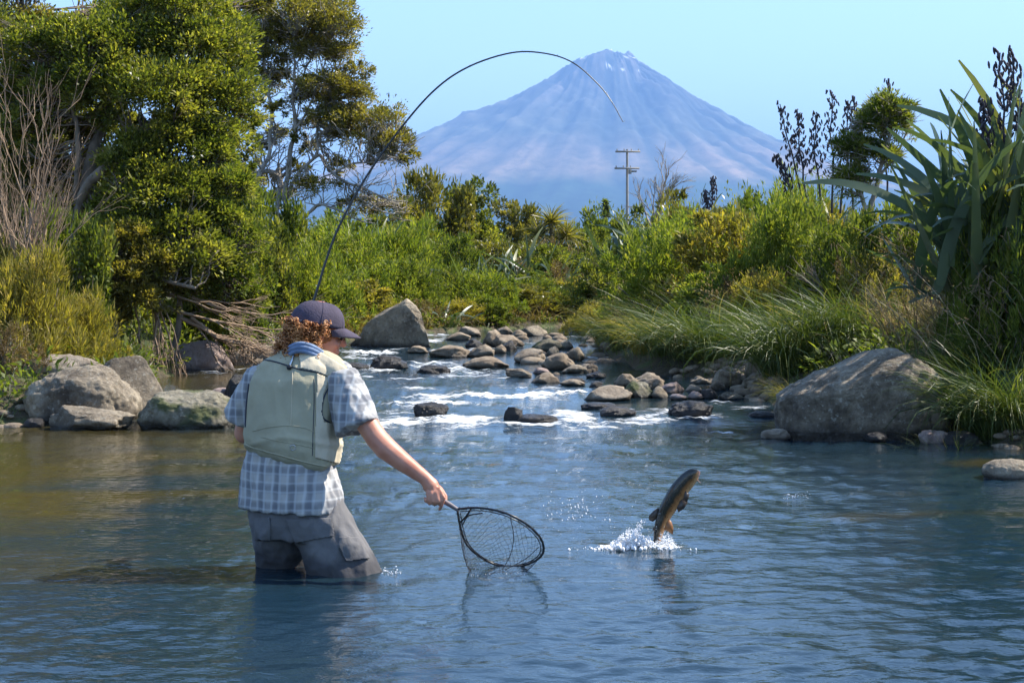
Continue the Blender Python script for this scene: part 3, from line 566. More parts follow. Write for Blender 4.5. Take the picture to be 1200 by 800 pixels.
# back wall, farthest first: kind, material, seed, x, width, top, bottom, distance, label
G = 'shrubs massed on the far bank'
for k, a in enumerate([
 ('round', 'dark', 1, 548, 88, 218, 0, 40, 'dense round dark green tree behind the end of the gnarled branches'),
 ('broad', 'olive', 2, 503, 84, 206, 0, 38, 'olive shrub with a lumpy top left of the round dark tree'),
 ('round', 'olive', 1, 606, 84, 238, 0, 44, 'rounded olive tree on the skyline below the left slope of the mountain'),
 ('round', 'mid', 2, 690, 70, 248, 0, 46, 'small rounded green shrub on the skyline below the summit'),
 ('broad', 'dark', 3, 735, 70, 246, 0, 38, 'dark shrub at the foot of the power pole'),
 ('broad', 'olive', 3, 795, 76, 228, 0, 34, 'olive shrub under the bare tree, with pale dead limbs'),
 ('round', 'dark', 4, 860, 90, 233, 0, 36, 'dark flat topped shrub on the skyline right of the flax stalk'),
 ('broad', 'olive', 5, 905, 90, 236, 0, 33, 'olive shrub on the skyline where the mountain slope ends'),
 ('broad', 'dark', 3, 455, 90, 240, 0, 36, 'dark shrub below the gnarled tree'),
 ('fine', 'mid', 1, 400, 110, 246, 0, 34, 'green shrub behind the fishing rod below the gnarled tree'),
 ('feather', 'mid', 3, 345, 110, 262, 0, 31, 'feathery green shrub right of the big dark tree'),
 ('fine', 'bright', 2, 415, 110, 268, 0, 30, 'tall pale green shrub where the rod crosses it'),
 ('feather', 'bright', 3, 470, 110, 262, 0, 31, 'feathery light green shrub above the tall angular boulder'),
 ('broad', 'mid', 6, 528, 60, 278, 0, 32, 'leafy green shrub right of the feathery light one'),
 ('twiggy', 'dry', 2, 660, 70, 282, 0, 36, 'thin brownish shrub in the middle of the far bank'),
 ('broad', 'olive', 2, 590, 90, 284, 0, 35, 'low olive shrub below the rounded skyline tree'),
 ('broad', 'dark', 6, 640, 80, 290, 0, 34, 'dark leafy shrub below the cabbage tree'),
 ('twiggy', 'dark', 1, 722, 70, 276, 0, 31, 'dark open shrub of bare twigs left of the bright willows'),
 ('broad', 'dark', 1, 742, 56, 300, 0, 30, 'blackish shrub close behind the bright leafy one'),
 ('fine', 'bright', 4, 815, 110, 252, 0, 27, 'bright green willowy shrub below the flax stalk'),
 ('fine', 'mid', 1, 875, 120, 242, 0, 26, 'tall willowy green shrub on top of the right bank'),
 ('fine', 'bright', 2, 925, 110, 214, 0, 24, 'bright climbing shrub left of the dark flax seed stalks'),
 ('broad', 'yellow', 2, 965, 80, 240, 0, 22, 'yellow green bush hung with vines under the seed stalks'),
 ('feather', 'olive', 1, 935, 100, 262, 0, 21.5, 'olive feathery shrub halfway up the right bank'),
 ('fine', 'bright', 4, 850, 120, 292, 0, 23, 'bright green bush above the long drooping grass'),
 ('broad', 'mid', 6, 790, 80, 318, 0, 25, 'green bush at the left end of the right bank'),
 ('broad', 'bright', 1, 738, 64, 338, 0, 24.5, 'bright leafy bush nearest the far stones'),
 ('fine', 'yellow', 2, 700, 56, 356, 0, 26, 'yellowish low bush by the far brown bank'),
 ('broad', 'mid', 6, 405, 90, 318, 0, 28.5, 'green bush directly behind the rod, above the cap'),
 ('fine', 'bright', 4, 455, 90, 312, 0, 28.5, 'light green bush above the tall angular boulder'),
 ('feather', 'mid', 3, 510, 86, 312, 0, 29.6, 'grassy green bush right of the tall angular boulder'),
 ('broad', 'olive', 5, 560, 80, 322, 0, 30.5, 'olive bush above the far stones'),
 ('twiggy', 'dry', 2, 588, 70, 348, 0, 30.4, 'dry brown bush low on the far bank'),
 ('fine', 'mid', 1, 620, 90, 322, 0, 31.5, 'soft green bush in the middle of the far bank'),
 ('broad', 'yellow', 3, 668, 70, 326, 0, 32.5, 'yellow green bush above the far brown beach'),
 ('fine', 'yellow', 2, 528, 76, 352, 0, 28.6, 'yellow green low bush right of the angular boulder'),
 ('broad', 'olive', 5, 375, 90, 340, 0, 25.5, 'olive bush just above the cap of the angler'),
 ('fine', 'mid', 1, 330, 100, 300, 0, 26.0, 'green bush between the big dark tree and the rod'),
 ('broad', 'mid', 6, 285, 90, 312, 0, 23.8, 'leafy green bush right of the hanging roots'),
 ('twiggy', 'dry', 1, 322, 80, 345, 0, 23.6, 'dry twiggy bush behind the ginger hair'),
 ('broad', 'dark', 3, 245, 100, 300, 0, 22, 'dark leafy bush above the pinkish boulder'),
 ('feather', 'yellow', 3, 30, 120, 296, 0, 15.6, 'golden willowy bush at the far left above the boulders'),
 ('feather', 'yellow', 5, 96, 90, 346, 0, 16.2, 'golden green low bush behind the rounded boulder'),
 ('fine', 'olive', 4, -45, 130, 270, 0, 16.2, 'olive bush cut by the left edge of the picture'),
 ('twiggy', 'dry', 1, 10, 70, 380, 0, 14.9, 'reddish dry twigs at the left edge beside the tan boulder'),
 ('broad', 'mid', 6, 70, 80, 246, 0, 17.5, 'fresh green bush in front of the big tree trunk'),
 ('broad', 'olive', 5, 1030, 110, 250, 0, 19.5, 'brownish green shrub between the seed stalks and the big flax'),
 ('twiggy', 'dry', 2, 1050, 90, 278, 0, 17.8, 'brown open shrub left of the big flax'),
 ('fine', 'bright', 2, 1190, 100, 214, 0, 13.4, 'bright green fine leaved bush at the right edge'),
 ('fine', 'mid', 1, 1150, 90, 300, 0, 13.6, 'green bush under the big flax at the right edge'),
 ('broad', 'mid', 6, 1000, 80, 320, 0, 19.0, 'dark green bush above the leaning grey boulder'),
 ('fine', 'bright', 2, 790, 130, 262, 0, 21.8, 'broad bright green willow bush right of the far bank end'),
 ('broad', 'yellow', 2, 862, 110, 250, 0, 20.6, 'yellow green leafy bush in the middle of the right bank'),
 ('fine', 'bright', 4, 922, 110, 232, 0, 19.6, 'tall bright green bush below the flax seed stalks'),
 ('fine', 'mid', 1, 985, 100, 252, 0, 18.6, 'green bush with loose sprays left of the crooked branch'),
 ('broad', 'bright', 1, 830, 90, 312, 0, 19.9, 'low leafy bush above the dense dark tussock'),
 ('fine', 'yellow', 2, 905, 90, 322, 0, 18.6, 'yellow green low bush above the leaning grey boulder'),
 ('twiggy', 'dry', 2, 880, 100, 318, 0, 19.0, 'brown dead stems among the bushes of the right bank'),
 ('broad', 'mid', 6, 1055, 90, 236, 0, 16.8, 'leafy green bush between the slender tree and the big flax'),
 ('fine', 'yellow', 2, 1035, 90, 300, 0, 16.6, 'yellowish bush over the grass above the huge boulder'),
 ('broad', 'mid', 6, 302, 80, 222, 0, 24.5, 'green bush filling the gap left of the gnarled trunk'),
 ('round', 'dark', 4, 308, 70, 262, 0, 23.5, 'dark round bush at the foot of the gnarled tree'),
 ('fine', 'bright', 2, 360, 100, 290, 0, 24.2, 'bright green bush just left of the rod'),
 ('broad', 'yellow', 3, 420, 90, 330, 0, 26.0, 'yellow green leafy bush left of the tall angular boulder'),
 ('fine', 'mid', 1, 480, 90, 300, 0, 28.8, 'soft green bush over the tall angular boulder'),
 ('fine', 'bright', 4, 555, 90, 318, 0, 29.4, 'pale green bush in the middle of the far bank'),
 ('broad', 'olive', 5, 610, 80, 334, 0, 30.2, 'olive low bush left of the far beach'),
 ('fine', 'yellow', 2, 655, 76, 344, 0, 31.5, 'yellow low bush behind the far beach'),
 ('broad', 'mid', 6, 570, 60, 350, 0, 28.9, 'small green bush at the waterline of the far bank'),
 ('round', 'dark', 4, 20, 120, 130, 0, 22.0, 'dark foliage behind the bare upright twigs at far left'),
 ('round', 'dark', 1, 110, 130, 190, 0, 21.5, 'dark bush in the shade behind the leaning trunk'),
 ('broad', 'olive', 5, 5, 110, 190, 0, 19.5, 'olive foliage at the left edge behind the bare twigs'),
 ('fine', 'mid', 1, 1290, 130, 250, 0, 13.0, 'green bush out beyond the right edge'), ('broad', 'olive', 5, 1400, 160, 240, 0, 13.8, 'olive bush farther out beyond the right edge'),
 ('fine', 'olive', 1, -160, 150, 230, 0, 16.0, 'olive bush out beyond the left edge'),
 ('twiggy', 'dry', 2, 475, 70, 352, 0, 27.6, 'dry brown stems right behind the tall angular boulder'),
 ('twiggy', 'dry', 1, 640, 80, 306, 0, 33.0, 'pale brown open bush in the middle of the far bank'),
 ('twiggy', 'dry', 2, 760, 80, 332, 0, 23.0, 'dry brown bush at the left end of the right bank'),
 ('broad', 'dark', 3, 700, 66, 300, 0, 30.5, 'dark green bush above the far beach, right side'),
 ('broad', 'dark', 1, 520, 60, 330, 0, 30.0, 'dark green bush above the yellow green low one'),
 ('broad', 'dark', 3, 365, 70, 318, 0, 25.2, 'dark green bush between the ginger hair and the gnarled tree'),
 ('twiggy', 'mid', 3, 1240, 120, 190, 0, 14.5, 'thin shrub cut by the right edge of the picture'),
]): shrub(*a[:9], rz=k * 1.7)

# cabbage tree and flax-like heads in the far bank
def head_mesh(n, L, W, seed, mat, lo=.1, hi=1.9, dr=1.2, seg=5, name='leaves', fold=.2):
    rs = np.random.RandomState(seed); lean = rs.uniform(lo, hi, n)
    v, q, t = blades(rs.normal(0, .02, (n, 3)), rs.uniform(0, 6.28, n), L * rs.uniform(.7, 1.1, n), np.full(n, W), lean, dr * rs.uniform(.4, 1, n), seg, fold, rs)
    return make_mesh(name, v, q, M[mat], t)
cx, cY = (646 - 600) * 42 / F, 42.
o = empty('cabbage_tree', (cx, cY, gz(cx, cY)), 'cabbage tree with a tufted head on the skyline left of the pole', 'tree')
A = Acc(); zt = H + (HZ - 262) * cY / F - o.location.z; A.add(*tube([[0, 0, -.1], [.05, 0, zt * .5], [0, 0, zt]], [.09, .07, .06], 7)); obj('trunk', A.mesh('trunk', M['greybark']), o)
for k, (dx, dz) in enumerate([(0, 0), (.35, -.35), (-.3, -.3), (.1, -.7)]):
    h = obj('leaf_head', head_mesh(170, .62, .035, k + 50, 'olive'), o); h.location = (dx, 0, zt + dz)
# ------------------------------------------------------------------ trees drawn limb by limb
def sketch_tree(name, label, base_px, Yd, limbs, blobs, nleaf, L, W, mat, seed, barkm='greybark', per=90, twigs=14, tk=1., base_t=.45, thin=.8, fat=1., extra=0):
    """limbs: lists of (px, py, dY, radius px). blobs: (px, py, rx, ry, dY, ry depth)"""
    rs = np.random.RandomState(seed); u = Yd / F
    b0 = at(base_px[0], base_px[1], Yd); root = empty(name, tuple(b0), label, 'tree')
    A = Acc(); nodes = []
    for k, lm in enumerate(limbs):
        p = np.array([at(a, b_, Yd + c) for a, b_, c, r in lm]) - b0; n = len(lm) * 5
        ps = spline(p, n); ps = ps + np.array([fbm(ps / (u * 40) + 5 * k, 2, 1.), fbm(ps / (u * 40) + 5 * k, 2, 2.), 0 * ps[:, 0]]).T * u * 5
        r = np.interp(np.linspace(0, 1, n), np.linspace(0, 1, len(lm)), [z_[3] for z_ in lm]) * u * tk
        A.add(*tube(ps, r, 8 if r.max() > 3 * u else 6), rs.rand()); nodes += [(q_, rr_) for q_, rr_ in zip(ps[3:], r[3:])]
    obj('trunk', A.mesh('trunk', M[barkm], True), root)
    N_ = np.array([q_ for q_, _ in nodes]); Rn = np.array([r_ for _, r_ in nodes])
    wb = [(*(at(a, b_, Yd + c) - b0), rx * u * fat, rd * u * fat, ry * u * fat) for a, b_, rx, ry, c, rd in blobs]
    v, q, t, cen = crown(wb, nleaf, L, W, seed + 1, clump=.25, per=per, base_t=base_t, upbias=.5, var=.7)
    obj('crown', make_mesh('crown', v, q, M[mat], t), root)
    B_ = Acc(); idx = rs.permutation(len(cen))[:int(len(cen) * thin)]
    for k in idx:
        c = cen[k]; d = np.linalg.norm(N_ - c, axis=1) + rs.rand(len(N_)) * u * 25; j = d.argmin()
        p = wiggle(N_[j], c, rs, 7, .11); p[:, 2] -= np.sin(np.linspace(0, math.pi, 7)) * np.linalg.norm(c - N_[j]) * .06
        r0 = min(Rn[j] * .6, 1.3 * u); B_.add(*tube(p, np.linspace(r0, .35 * u, 7), 4), rs.rand())
        for _ in range(2):
            e = c + rand_dirs(rs, 1)[0] * u * twigs * [1, 1, .6]; B_.add(*tube(wiggle(p[4], e, rs, 4, .1), np.linspace(.5 * u, .25 * u, 4), 3), rs.rand())
    for _ in range(extra):
        j = rs.randint(len(N_)); d = rand_dirs(rs, 1)[0] * [1, .8, .7] + [.15, 0, .65]; e = N_[j] + d * u * rs.uniform(14, 42); p = wiggle(N_[j], e, rs, 6, .14); r0 = min(Rn[j] * .5, 1.1 * u); B_.add(*tube(p, np.linspace(r0, .3 * u, 6), 4), rs.rand())
        for _k in range(2): B_.add(*tube(wiggle(p[rs.randint(2, 5)], e + rand_dirs(rs, 1)[0] * u * 16, rs, 5, .12), np.linspace(.5 * u, .25 * u, 5), 3), rs.rand())
    obj('branches', B_.mesh('branches', M[barkm]), root)
    return root
# gnarled coastal tree
sketch_tree('gnarled_tree', 'gnarled grey tree with flat windswept crown against the sky, left of the mountain', (343, 300), 26.5,
 [[(345, 350, 0, 7), (343, 318, 0, 7), (343, 275, 0, 6), (338, 246, 0, 6), (334, 225, 0, 5), (340, 192, 0, 5), (346, 150, 0, 4), (342, 112, 0, 3), (347, 72, 0, 2.4), (342, 38, 0, 1.5)],
  [(341, 262, 0, 6), (325, 250, -.2, 6), (305, 245, -.3, 6), (297, 226, -.3, 5), (301, 203, -.2, 4.5), (315, 182, 0, 4), (317, 142, .1, 3.6), (313, 108, .2, 3), (309, 78, .2, 2), (318, 45, .2, 1.4)],
  [(325, 250, -.1, 5), (328, 215, .2, 5.5), (322, 202, .3, 5), (306, 202, .3, 4)],
  [(338, 228, 0, 4), (352, 200, -.2, 3.4), (372, 182, -.3, 3), (384, 195, -.3, 3), (405, 214, -.4, 2.6), (430, 221, -.4, 2), (455, 234, -.5, 1.5), (470, 236, -.5, .8)],
  [(370, 183, -.2, 3), (374, 150, .1, 2.5), (380, 122, .1, 2), (392, 98, .2, 1.2)], [(392, 203, -.3, 2.4), (412, 192, -.3, 2), (440, 190, -.3, 1.6), (462, 184, -.3, 1)],
  [(345, 152, 0, 3), (362, 128, 0, 2.4), (373, 92, 0, 2), (384, 60, 0, 1.4), (392, 40, 0, .8)], [(344, 110, 0, 2.4), (360, 84, .3, 1.8), (372, 50, .3, 1.2)], [(314, 110, 0, 2), (295, 88, .2, 1.5), (286, 70, .2, 1)],
  [(334, 250, 0, 3.5), (355, 258, -.3, 3), (372, 240, -.4, 2.5), (395, 246, -.5, 2), (420, 258, -.5, 1.3), (440, 262, -.5, .8)], [(405, 214, -.4, 1.8), (425, 236, -.5, 1.4), (452, 250, -.5, 1), (475, 250, -.6, .6)]],
 [(350, 22, 44, 20, 0, 40), (386, 38, 32, 24, 0, 34), (318, 42, 24, 20, .2, 25), (404, 66, 20, 12, 0, 20), (368, 62, 30, 12, .2, 30), (312, 74, 24, 13, .2, 22), (292, 92, 14, 14, .2, 14),
  (384, 104, 38, 15, .1, 34), (414, 114, 28, 15, 0, 24), (432, 146, 40, 18, -.1, 32), (400, 138, 32, 14, 0, 26), (462, 170, 26, 18, -.2, 22), (480, 190, 10, 14, -.2, 10), (445, 182, 18, 9, -.2, 16),
  (330, 128, 12, 8, 0, 12), (345, 52, 34, 18, .4, 30), (420, 84, 14, 10, 0, 14), (362, 118, 22, 10, .4, 22), (410, 160, 26, 10, .2, 24), (300, 60, 16, 16, .4, 16), (298, 130, 14, 16, .5, 14), (345, 200, 14, 10, .5, 12), (420, 240, 20, 10, 0, 16), (455, 248, 22, 12, .3, 16), (300, 20, 22, 18, .4, 20), (318, 100, 16, 14, .8, 14), (325, 158, 13, 12, .8, 12), (362, 176, 12, 9, .6, 12), (335, 92, 14, 10, .6, 14), (302, 205, 16, 16, 1, 14), (400, 196, 16, 8, .4, 14), (362, 146, 16, 9, .6, 14), (378, 8, 34, 14, .3, 30), (330, 236, 20, 12, .6, 14), (374, 218, 24, 8, -.3, 18), (350, 164, 10, 7, 0, 10), (300, 170, 12, 16, .4, 12)],
 70000, .044, .024, 'olive', 31, per=70, twigs=18, base_t=.6, tk=.6, fat=1.15, thin=1., extra=170)
# big dark tree on the left
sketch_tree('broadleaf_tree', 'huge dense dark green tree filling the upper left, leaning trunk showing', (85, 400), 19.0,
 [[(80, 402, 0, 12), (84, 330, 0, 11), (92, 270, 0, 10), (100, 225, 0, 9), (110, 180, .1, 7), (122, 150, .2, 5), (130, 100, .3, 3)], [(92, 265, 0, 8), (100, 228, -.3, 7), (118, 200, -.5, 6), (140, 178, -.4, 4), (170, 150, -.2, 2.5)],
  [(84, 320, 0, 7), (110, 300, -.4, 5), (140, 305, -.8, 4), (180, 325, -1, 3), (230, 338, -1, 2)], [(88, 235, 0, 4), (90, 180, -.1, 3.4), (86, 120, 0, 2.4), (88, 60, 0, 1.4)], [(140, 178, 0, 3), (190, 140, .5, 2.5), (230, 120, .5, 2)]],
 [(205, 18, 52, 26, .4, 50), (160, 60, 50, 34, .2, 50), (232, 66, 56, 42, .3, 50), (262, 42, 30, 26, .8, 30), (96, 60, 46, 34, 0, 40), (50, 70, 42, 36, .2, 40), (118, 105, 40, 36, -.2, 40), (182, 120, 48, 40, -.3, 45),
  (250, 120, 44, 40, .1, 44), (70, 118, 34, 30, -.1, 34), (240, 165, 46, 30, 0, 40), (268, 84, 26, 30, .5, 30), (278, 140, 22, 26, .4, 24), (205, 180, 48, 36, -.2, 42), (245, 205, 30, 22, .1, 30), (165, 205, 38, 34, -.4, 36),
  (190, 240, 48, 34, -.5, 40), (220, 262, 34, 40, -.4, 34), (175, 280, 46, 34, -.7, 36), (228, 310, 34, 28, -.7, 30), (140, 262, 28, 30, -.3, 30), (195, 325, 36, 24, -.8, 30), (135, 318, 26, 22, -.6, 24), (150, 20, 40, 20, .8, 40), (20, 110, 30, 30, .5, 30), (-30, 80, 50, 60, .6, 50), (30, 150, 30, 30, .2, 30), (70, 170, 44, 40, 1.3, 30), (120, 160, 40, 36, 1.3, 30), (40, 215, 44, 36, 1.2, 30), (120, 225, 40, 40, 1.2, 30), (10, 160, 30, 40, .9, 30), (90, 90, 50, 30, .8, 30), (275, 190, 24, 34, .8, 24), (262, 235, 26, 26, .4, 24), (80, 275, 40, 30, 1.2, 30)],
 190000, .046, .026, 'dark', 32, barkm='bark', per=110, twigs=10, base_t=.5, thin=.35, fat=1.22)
# lit outer foliage of a second tree rising behind, olive
sketch_tree('olive_tree', 'olive leaved tree behind the huge dark one, top cut by the frame at left', (20, 380), 21.5,
 [[(22, 400, 0, 8), (26, 300, 0, 7), (20, 200, 0, 6), (24, 100, 0, 4), (30, 20, 0, 2)], [(22, 180, 0, 4), (-20, 100, 0, 3), (-40, 30, 0, 2)]],
 [(20, -10, 46, 34, 0, 40), (-10, 40, 48, 40, .2, 40), (40, 38, 32, 26, 0, 30), (100, 46, 40, 18, .4, 30), (130, 28, 46, 16, .8, 34), (-20, 120, 40, 50, 0, 40), (280, 12, 30, 18, 2, 30), (310, 2, 18, 12, 2, 20), (0, 190, 60, 50, 0, 40), (45, 240, 50, 44, 0, 36), (-10, 270, 50, 40, 0, 36), (60, 130, 40, 36, 0, 30)],
 52000, .045, .022, 'olive', 33, barkm='bark', per=90, twigs=12, base_t=.5)
shrub('round', 'mid', 2, 262, 90, 262, 0, 20.6, 'green bush at the foot of the huge tree, left of the gnarled one', rz=2)
sketch_tree('small_tree', 'smaller bright leaved tree hanging over the side channel, before the huge tree', (225, 400), 18.6,
 [[(205, 408, 0, 4), (212, 360, 0, 3.6), (222, 310, 0, 3), (232, 250, 0, 2.2), (245, 200, 0, 1.4)], [(212, 350, 0, 2.6), (250, 320, 0, 2), (280, 290, 0, 1.2)], [(214, 330, 0, 2.4), (180, 300, 0, 2), (165, 270, 0, 1)]],
 [(250, 185, 30, 26, .2, 26), (272, 220, 26, 26, .1, 26), (226, 222, 32, 26, 0, 28), (255, 258, 34, 26, 0, 28), (212, 268, 32, 26, -.1, 28), (280, 285, 30, 26, .2, 26), (240, 298, 34, 24, -.1, 28), (200, 312, 30, 24, 0, 26), (265, 326, 34, 24, .1, 26), (228, 345, 28, 20, .1, 22), (290, 350, 26, 22, .4, 22), (265, 365, 26, 18, .4, 20)],
 60000, .042, .020, 'mid', 41, barkm='bark', per=80, twigs=8, base_t=.55, thin=.6)
sketch_tree('small_tree', 'olive leaved small tree left of the hanging roots, under the huge tree', (140, 415), 18.0,
 [[(132, 420, 0, 4), (136, 370, 0, 3.4), (146, 320, 0, 2.6), (160, 280, 0, 1.6)], [(136, 370, 0, 2.6), (110, 335, 0, 2), (100, 300, 0, 1)], [(140, 350, 0, 2.6), (175, 330, 0, 1.8), (190, 300, 0, 1)]],
 [(150, 285, 30, 22, 0, 26), (120, 305, 26, 22, 0, 24), (178, 310, 28, 22, 0, 24), (145, 325, 30, 20, -.1, 26), (110, 345, 24, 20, 0, 20), (165, 350, 28, 18, 0, 24), (132, 375, 26, 18, .1, 20), (195, 345, 22, 20, .2, 20)],
 36000, .042, .020, 'olive', 42, barkm='bark', per=80, twigs=8, base_t=.6, thin=.7)
# dead branches and hanging roots over the side channel
rs = np.random.RandomState(12)
def bare(name, label, base, Yd, spread, n, lv=3, mat='twig', r0=4., cat='dead shrub', up=(0, -1), ln=60):
    u = Yd / F; b0 = at(*base, Yd); A = Acc()
    def grow(p, d, L_, r, k):
        e = p + d * L_; pts = wiggle(p, e, rs, 6, .07); A.add(*tube(pts, np.linspace(r, r * .6, 6), 5 if k == lv else 3), rs.rand())
        if k == 0: return
        for _ in range(3 if k > 1 else 3):
            q = pts[rs.randint(2, 6)]; d2 = d + rs.normal(size=3) * spread; d2 /= np.linalg.norm(d2); grow(q, d2, L_ * rs.uniform(.5, .85), r * .55, k - 1)
    for k in range(n):
        d = np.array([up[0] + rs.normal() * spread * .8, rs.normal() * spread * .5, -up[1] + rs.normal() * spread * .3]); d /= np.linalg.norm(d)
        grow(np.array([rs.normal() * u * 8, rs.normal() * u * 6, 0]), d, ln * u * rs.uniform(.7, 1.2), r0 * u * rs.uniform(.5, 1), lv)
    o = obj(name, A.mesh(name, M[mat], True)); o.location = tuple(b0); return tag(o, label, cat)
bare('dead_shrub', 'tall bare brown shrub of upright twigs at the far left', (40, 400), 16.2, .20, 10, 3, r0=2.4, ln=128)
bare('dead_shrub', 'bare grey brown twigs behind the tall brown ones at the left edge', (8, 395), 17.0, .20, 8, 3, r0=2.2, ln=130)
bare('dead_branch', 'dead branch reaching over the side channel left of the angler', (175, 345), 18.4, .22, 3, 3, r0=3.4, up=(1, .28), ln=95, cat='branch')
bare('dead_branch', 'second dead branch drooping over the pinkish boulder', (215, 372), 18.6, .26, 3, 3, r0=2.4, up=(1, .42), ln=62, cat='branch')
bare('hanging_roots', 'tangle of pale roots hanging down before the pinkish boulder', (182, 352), 18.2, .16, 10, 2, r0=1.7, up=(.15, 1), ln=58, cat='roots')
bare('brush_pile', 'heap of dry twigs on the brown boulder by the sleeve of the angler', (285, 425), 18.6, .8, 12, 2, r0=1.4, ln=18, cat='brush')
bare('bare_tree', 'leafless grey tree beside the power pole', (757, 268), 60, .30, 4, 4, r0=2.4, up=(.12, -1), ln=34, cat='tree', mat='greybark')
bare('dead_limb', 'pale dead limb leaning in the shrubs right of the power pole', (775, 290), 33, .10, 2, 1, r0=2.0, up=(-.5, -1), ln=34, cat='branch', mat='greybark')
bare('dead_branch', 'crooked brown branch in the bushes of the right bank', (985, 378), 18.3, .25, 2, 3, r0=2.6, up=(-.4, -1), ln=44, cat='branch', mat='bark')
bare('dead_shrub', 'fine dead twigs on top of the huge tree against the sky', (95, 20), 22, .30, 4, 3, r0=1.2, ln=28)
bare('dead_shrub', 'grey dead twigs between the two trees at upper middle left', (268, 12), 22, .30, 4, 3, r0=1.2, ln=26)

# ------------------------------------------------------------------ flax
def flax_leaf_mesh(k):
    rs = np.random.RandomState(700 + k); dr = [.15, .35, .6, .9, 1.3, 1.7, .08, .6][k]
    v, q, t = blades(np.zeros((1, 3)), np.zeros(1), np.ones(1), np.array([.085]), np.zeros(1), np.array([dr]), 10, .16, rs, np.array([[.5, .35, .65, .45, .6, .4, .7, .9][k]]), .55)
    t = t + np.repeat(np.linspace(.15, 0, 11), 3)
    return make_mesh('leaf', v, q, M['flax'], t, True)
FL = [flax_leaf_mesh(k) for k in range(8)]
def flax(px, py, Yd, n, Lm, label, seed, name='flax_plant', stalks=(), spread=.22, lean=(.05, 1.05)):
    rs = np.random.RandomState(seed); b0 = at(px, py, Yd); root = empty(name, tuple(b0), label, 'flax')
    for k in range(n):
        o = obj('leaf', FL[rs.randint(8)], root); a = rs.uniform(0, 6.28); ln = rs.uniform(*lean)
        L_ = Lm * rs.uniform(.65, 1.1); o.location = (rs.normal() * spread, rs.normal() * spread * .7, rs.uniform(-.1, .15) * Lm)
        o.rotation_euler = (Matrix.Rotation(a, 3, 'Z') @ Matrix.Rotation(ln, 3, 'Y')).to_euler(); o.scale = (L_, rs.uniform(.9, 1.5) * L_ ** .3, L_)
    for j, (sx, sy, tx, ty) in enumerate(stalks):
        A = Acc(); p0 = at(sx, sy, Yd) - b0; p1 = at(tx, ty, Yd) - b0; p = wiggle(p0, p1, rs, 10, .03); A.add(*tube(p, np.linspace(.016, .006, 10), 5))
        so = obj('seed_stalk', A.mesh('seed_stalk', M['pod'], True), root); Bp = Acc(); h = np.linalg.norm(p1 - p0)
        for q in range(26):
            t_ = .38 + .6 * q / 26; c = p[int(t_ * 9)] * (1 - (t_ * 9) % 1) + p[min(9, int(t_ * 9) + 1)] * ((t_ * 9) % 1); a = q * 2.4
            d = np.array([math.cos(a), math.sin(a) * .8, .55]); e = c + d * h * .10 * (1.15 - t_); Bp.add(*tube([c, (c + e) / 2 + [0, 0, -.01], e], [.004, .004, .003], 3))
            for w in range(3):
                f_ = e + rs.normal(size=3) * .02 + [0, 0, .02]; v, qq, tt = ellipsoid((0, 0, 0), (.011, .011, .034), Matrix.Rotation(rs.uniform(-.6, .6), 3, 'Y'), 6, 4); Bp.add(v + f_, qq); Bp.add(v + f_, tt)
        obj('seed_pods', Bp.mesh('seed_pods', M['pod'], True), so)
    return root
flax(1178, 335, 13.6, 120, 1.5, 'big flax with broad dark grey green leaves at the right edge', 1, stalks=[(1178, 260, 1172, 62), (1165, 260, 1150, 118)], spread=.26, lean=(.0, .66))
flax(1215, 320, 13.9, 60, 1.8, 'flax with upright leaves cut by the right edge of the picture', 2, stalks=[(1210, 240, 1186, 60)], lean=(0, .8))
flax(1130, 345, 13.9, 40, .75, 'smaller flax with leaves drooping to the left below the big one', 3, lean=(.4, 1.3))
flax(965, 285, 21.5, 40, .85, 'flax with dark seed stalks standing against the sky right of the mountain', 4, lean=(.2, 1.2),
     stalks=[(945, 250, 914, 122), (948, 250, 934, 130), (940, 252, 908, 182), (962, 250, 955, 132), (975, 250, 974, 106), (985, 250, 994, 118), (1000, 250, 1000, 112), (1038, 250, 1042, 92)])
flax(835, 262, 30, 14, .7, 'small flax with one seed stalk on the skyline right of the pole', 5, stalks=[(835, 262, 835, 208), (830, 262, 826, 224)])
flax(560, 352, 29.6, 36, .9, 'flax bush with narrow shining leaves on the far bank', 6, lean=(.2, 1.3)); flax(510, 388, 27.8, 34, .7, 'low flax right behind the tall angular boulder', 7, lean=(.3, 1.4)); flax(600, 330, 33, 36, 1.0, 'flax clump on the far bank below the rounded skyline tree', 8, lean=(.2, 1.3))
flax(740, 300, 31, 30, .95, 'flax clump below the power pole', 9, lean=(.2, 1.2)); flax(1010, 330, 18.6, 26, .75, 'flax half hidden in the brown shrub of the right bank', 10); flax(430, 300, 31, 26, .8, 'flax clump among the pale green shrubs near the rod', 11)
flax(660, 340, 33, 30, .9, 'flax clump above the far brown beach', 12, lean=(.2, 1.3))
# slender tree against the sky
sketch_tree('slender_tree', 'slender feathery green shrub tree against the sky left of the big flax', (1012, 300), 20.5,
 [[(1015, 330, 0, 4), (1018, 260, 0, 3.4), (1028, 210, 0, 2.6), (1040, 160, 0, 1.8), (1046, 120, 0, 1)], [(1018, 250, 0, 3), (1005, 205, 0, 2), (1000, 165, 0, 1.2), (996, 140, 0, .6)], [(1028, 210, 0, 2), (1050, 180, 0, 1.4), (1066, 150, 0, .8)]],
 [(1038, 135, 24, 26, 0, 24), (1052, 150, 20, 20, .1, 20), (1022, 150, 18, 24, 0, 20), (1005, 175, 16, 24, 0, 18), (1030, 185, 26, 18, 0, 20), (1000, 215, 26, 20, 0, 20), (1062, 128, 10, 10, 0, 10), (985, 180, 10, 24, 0, 12)],
 17000, .05, .014, 'mid', 35, per=40, twigs=18, base_t=.5)

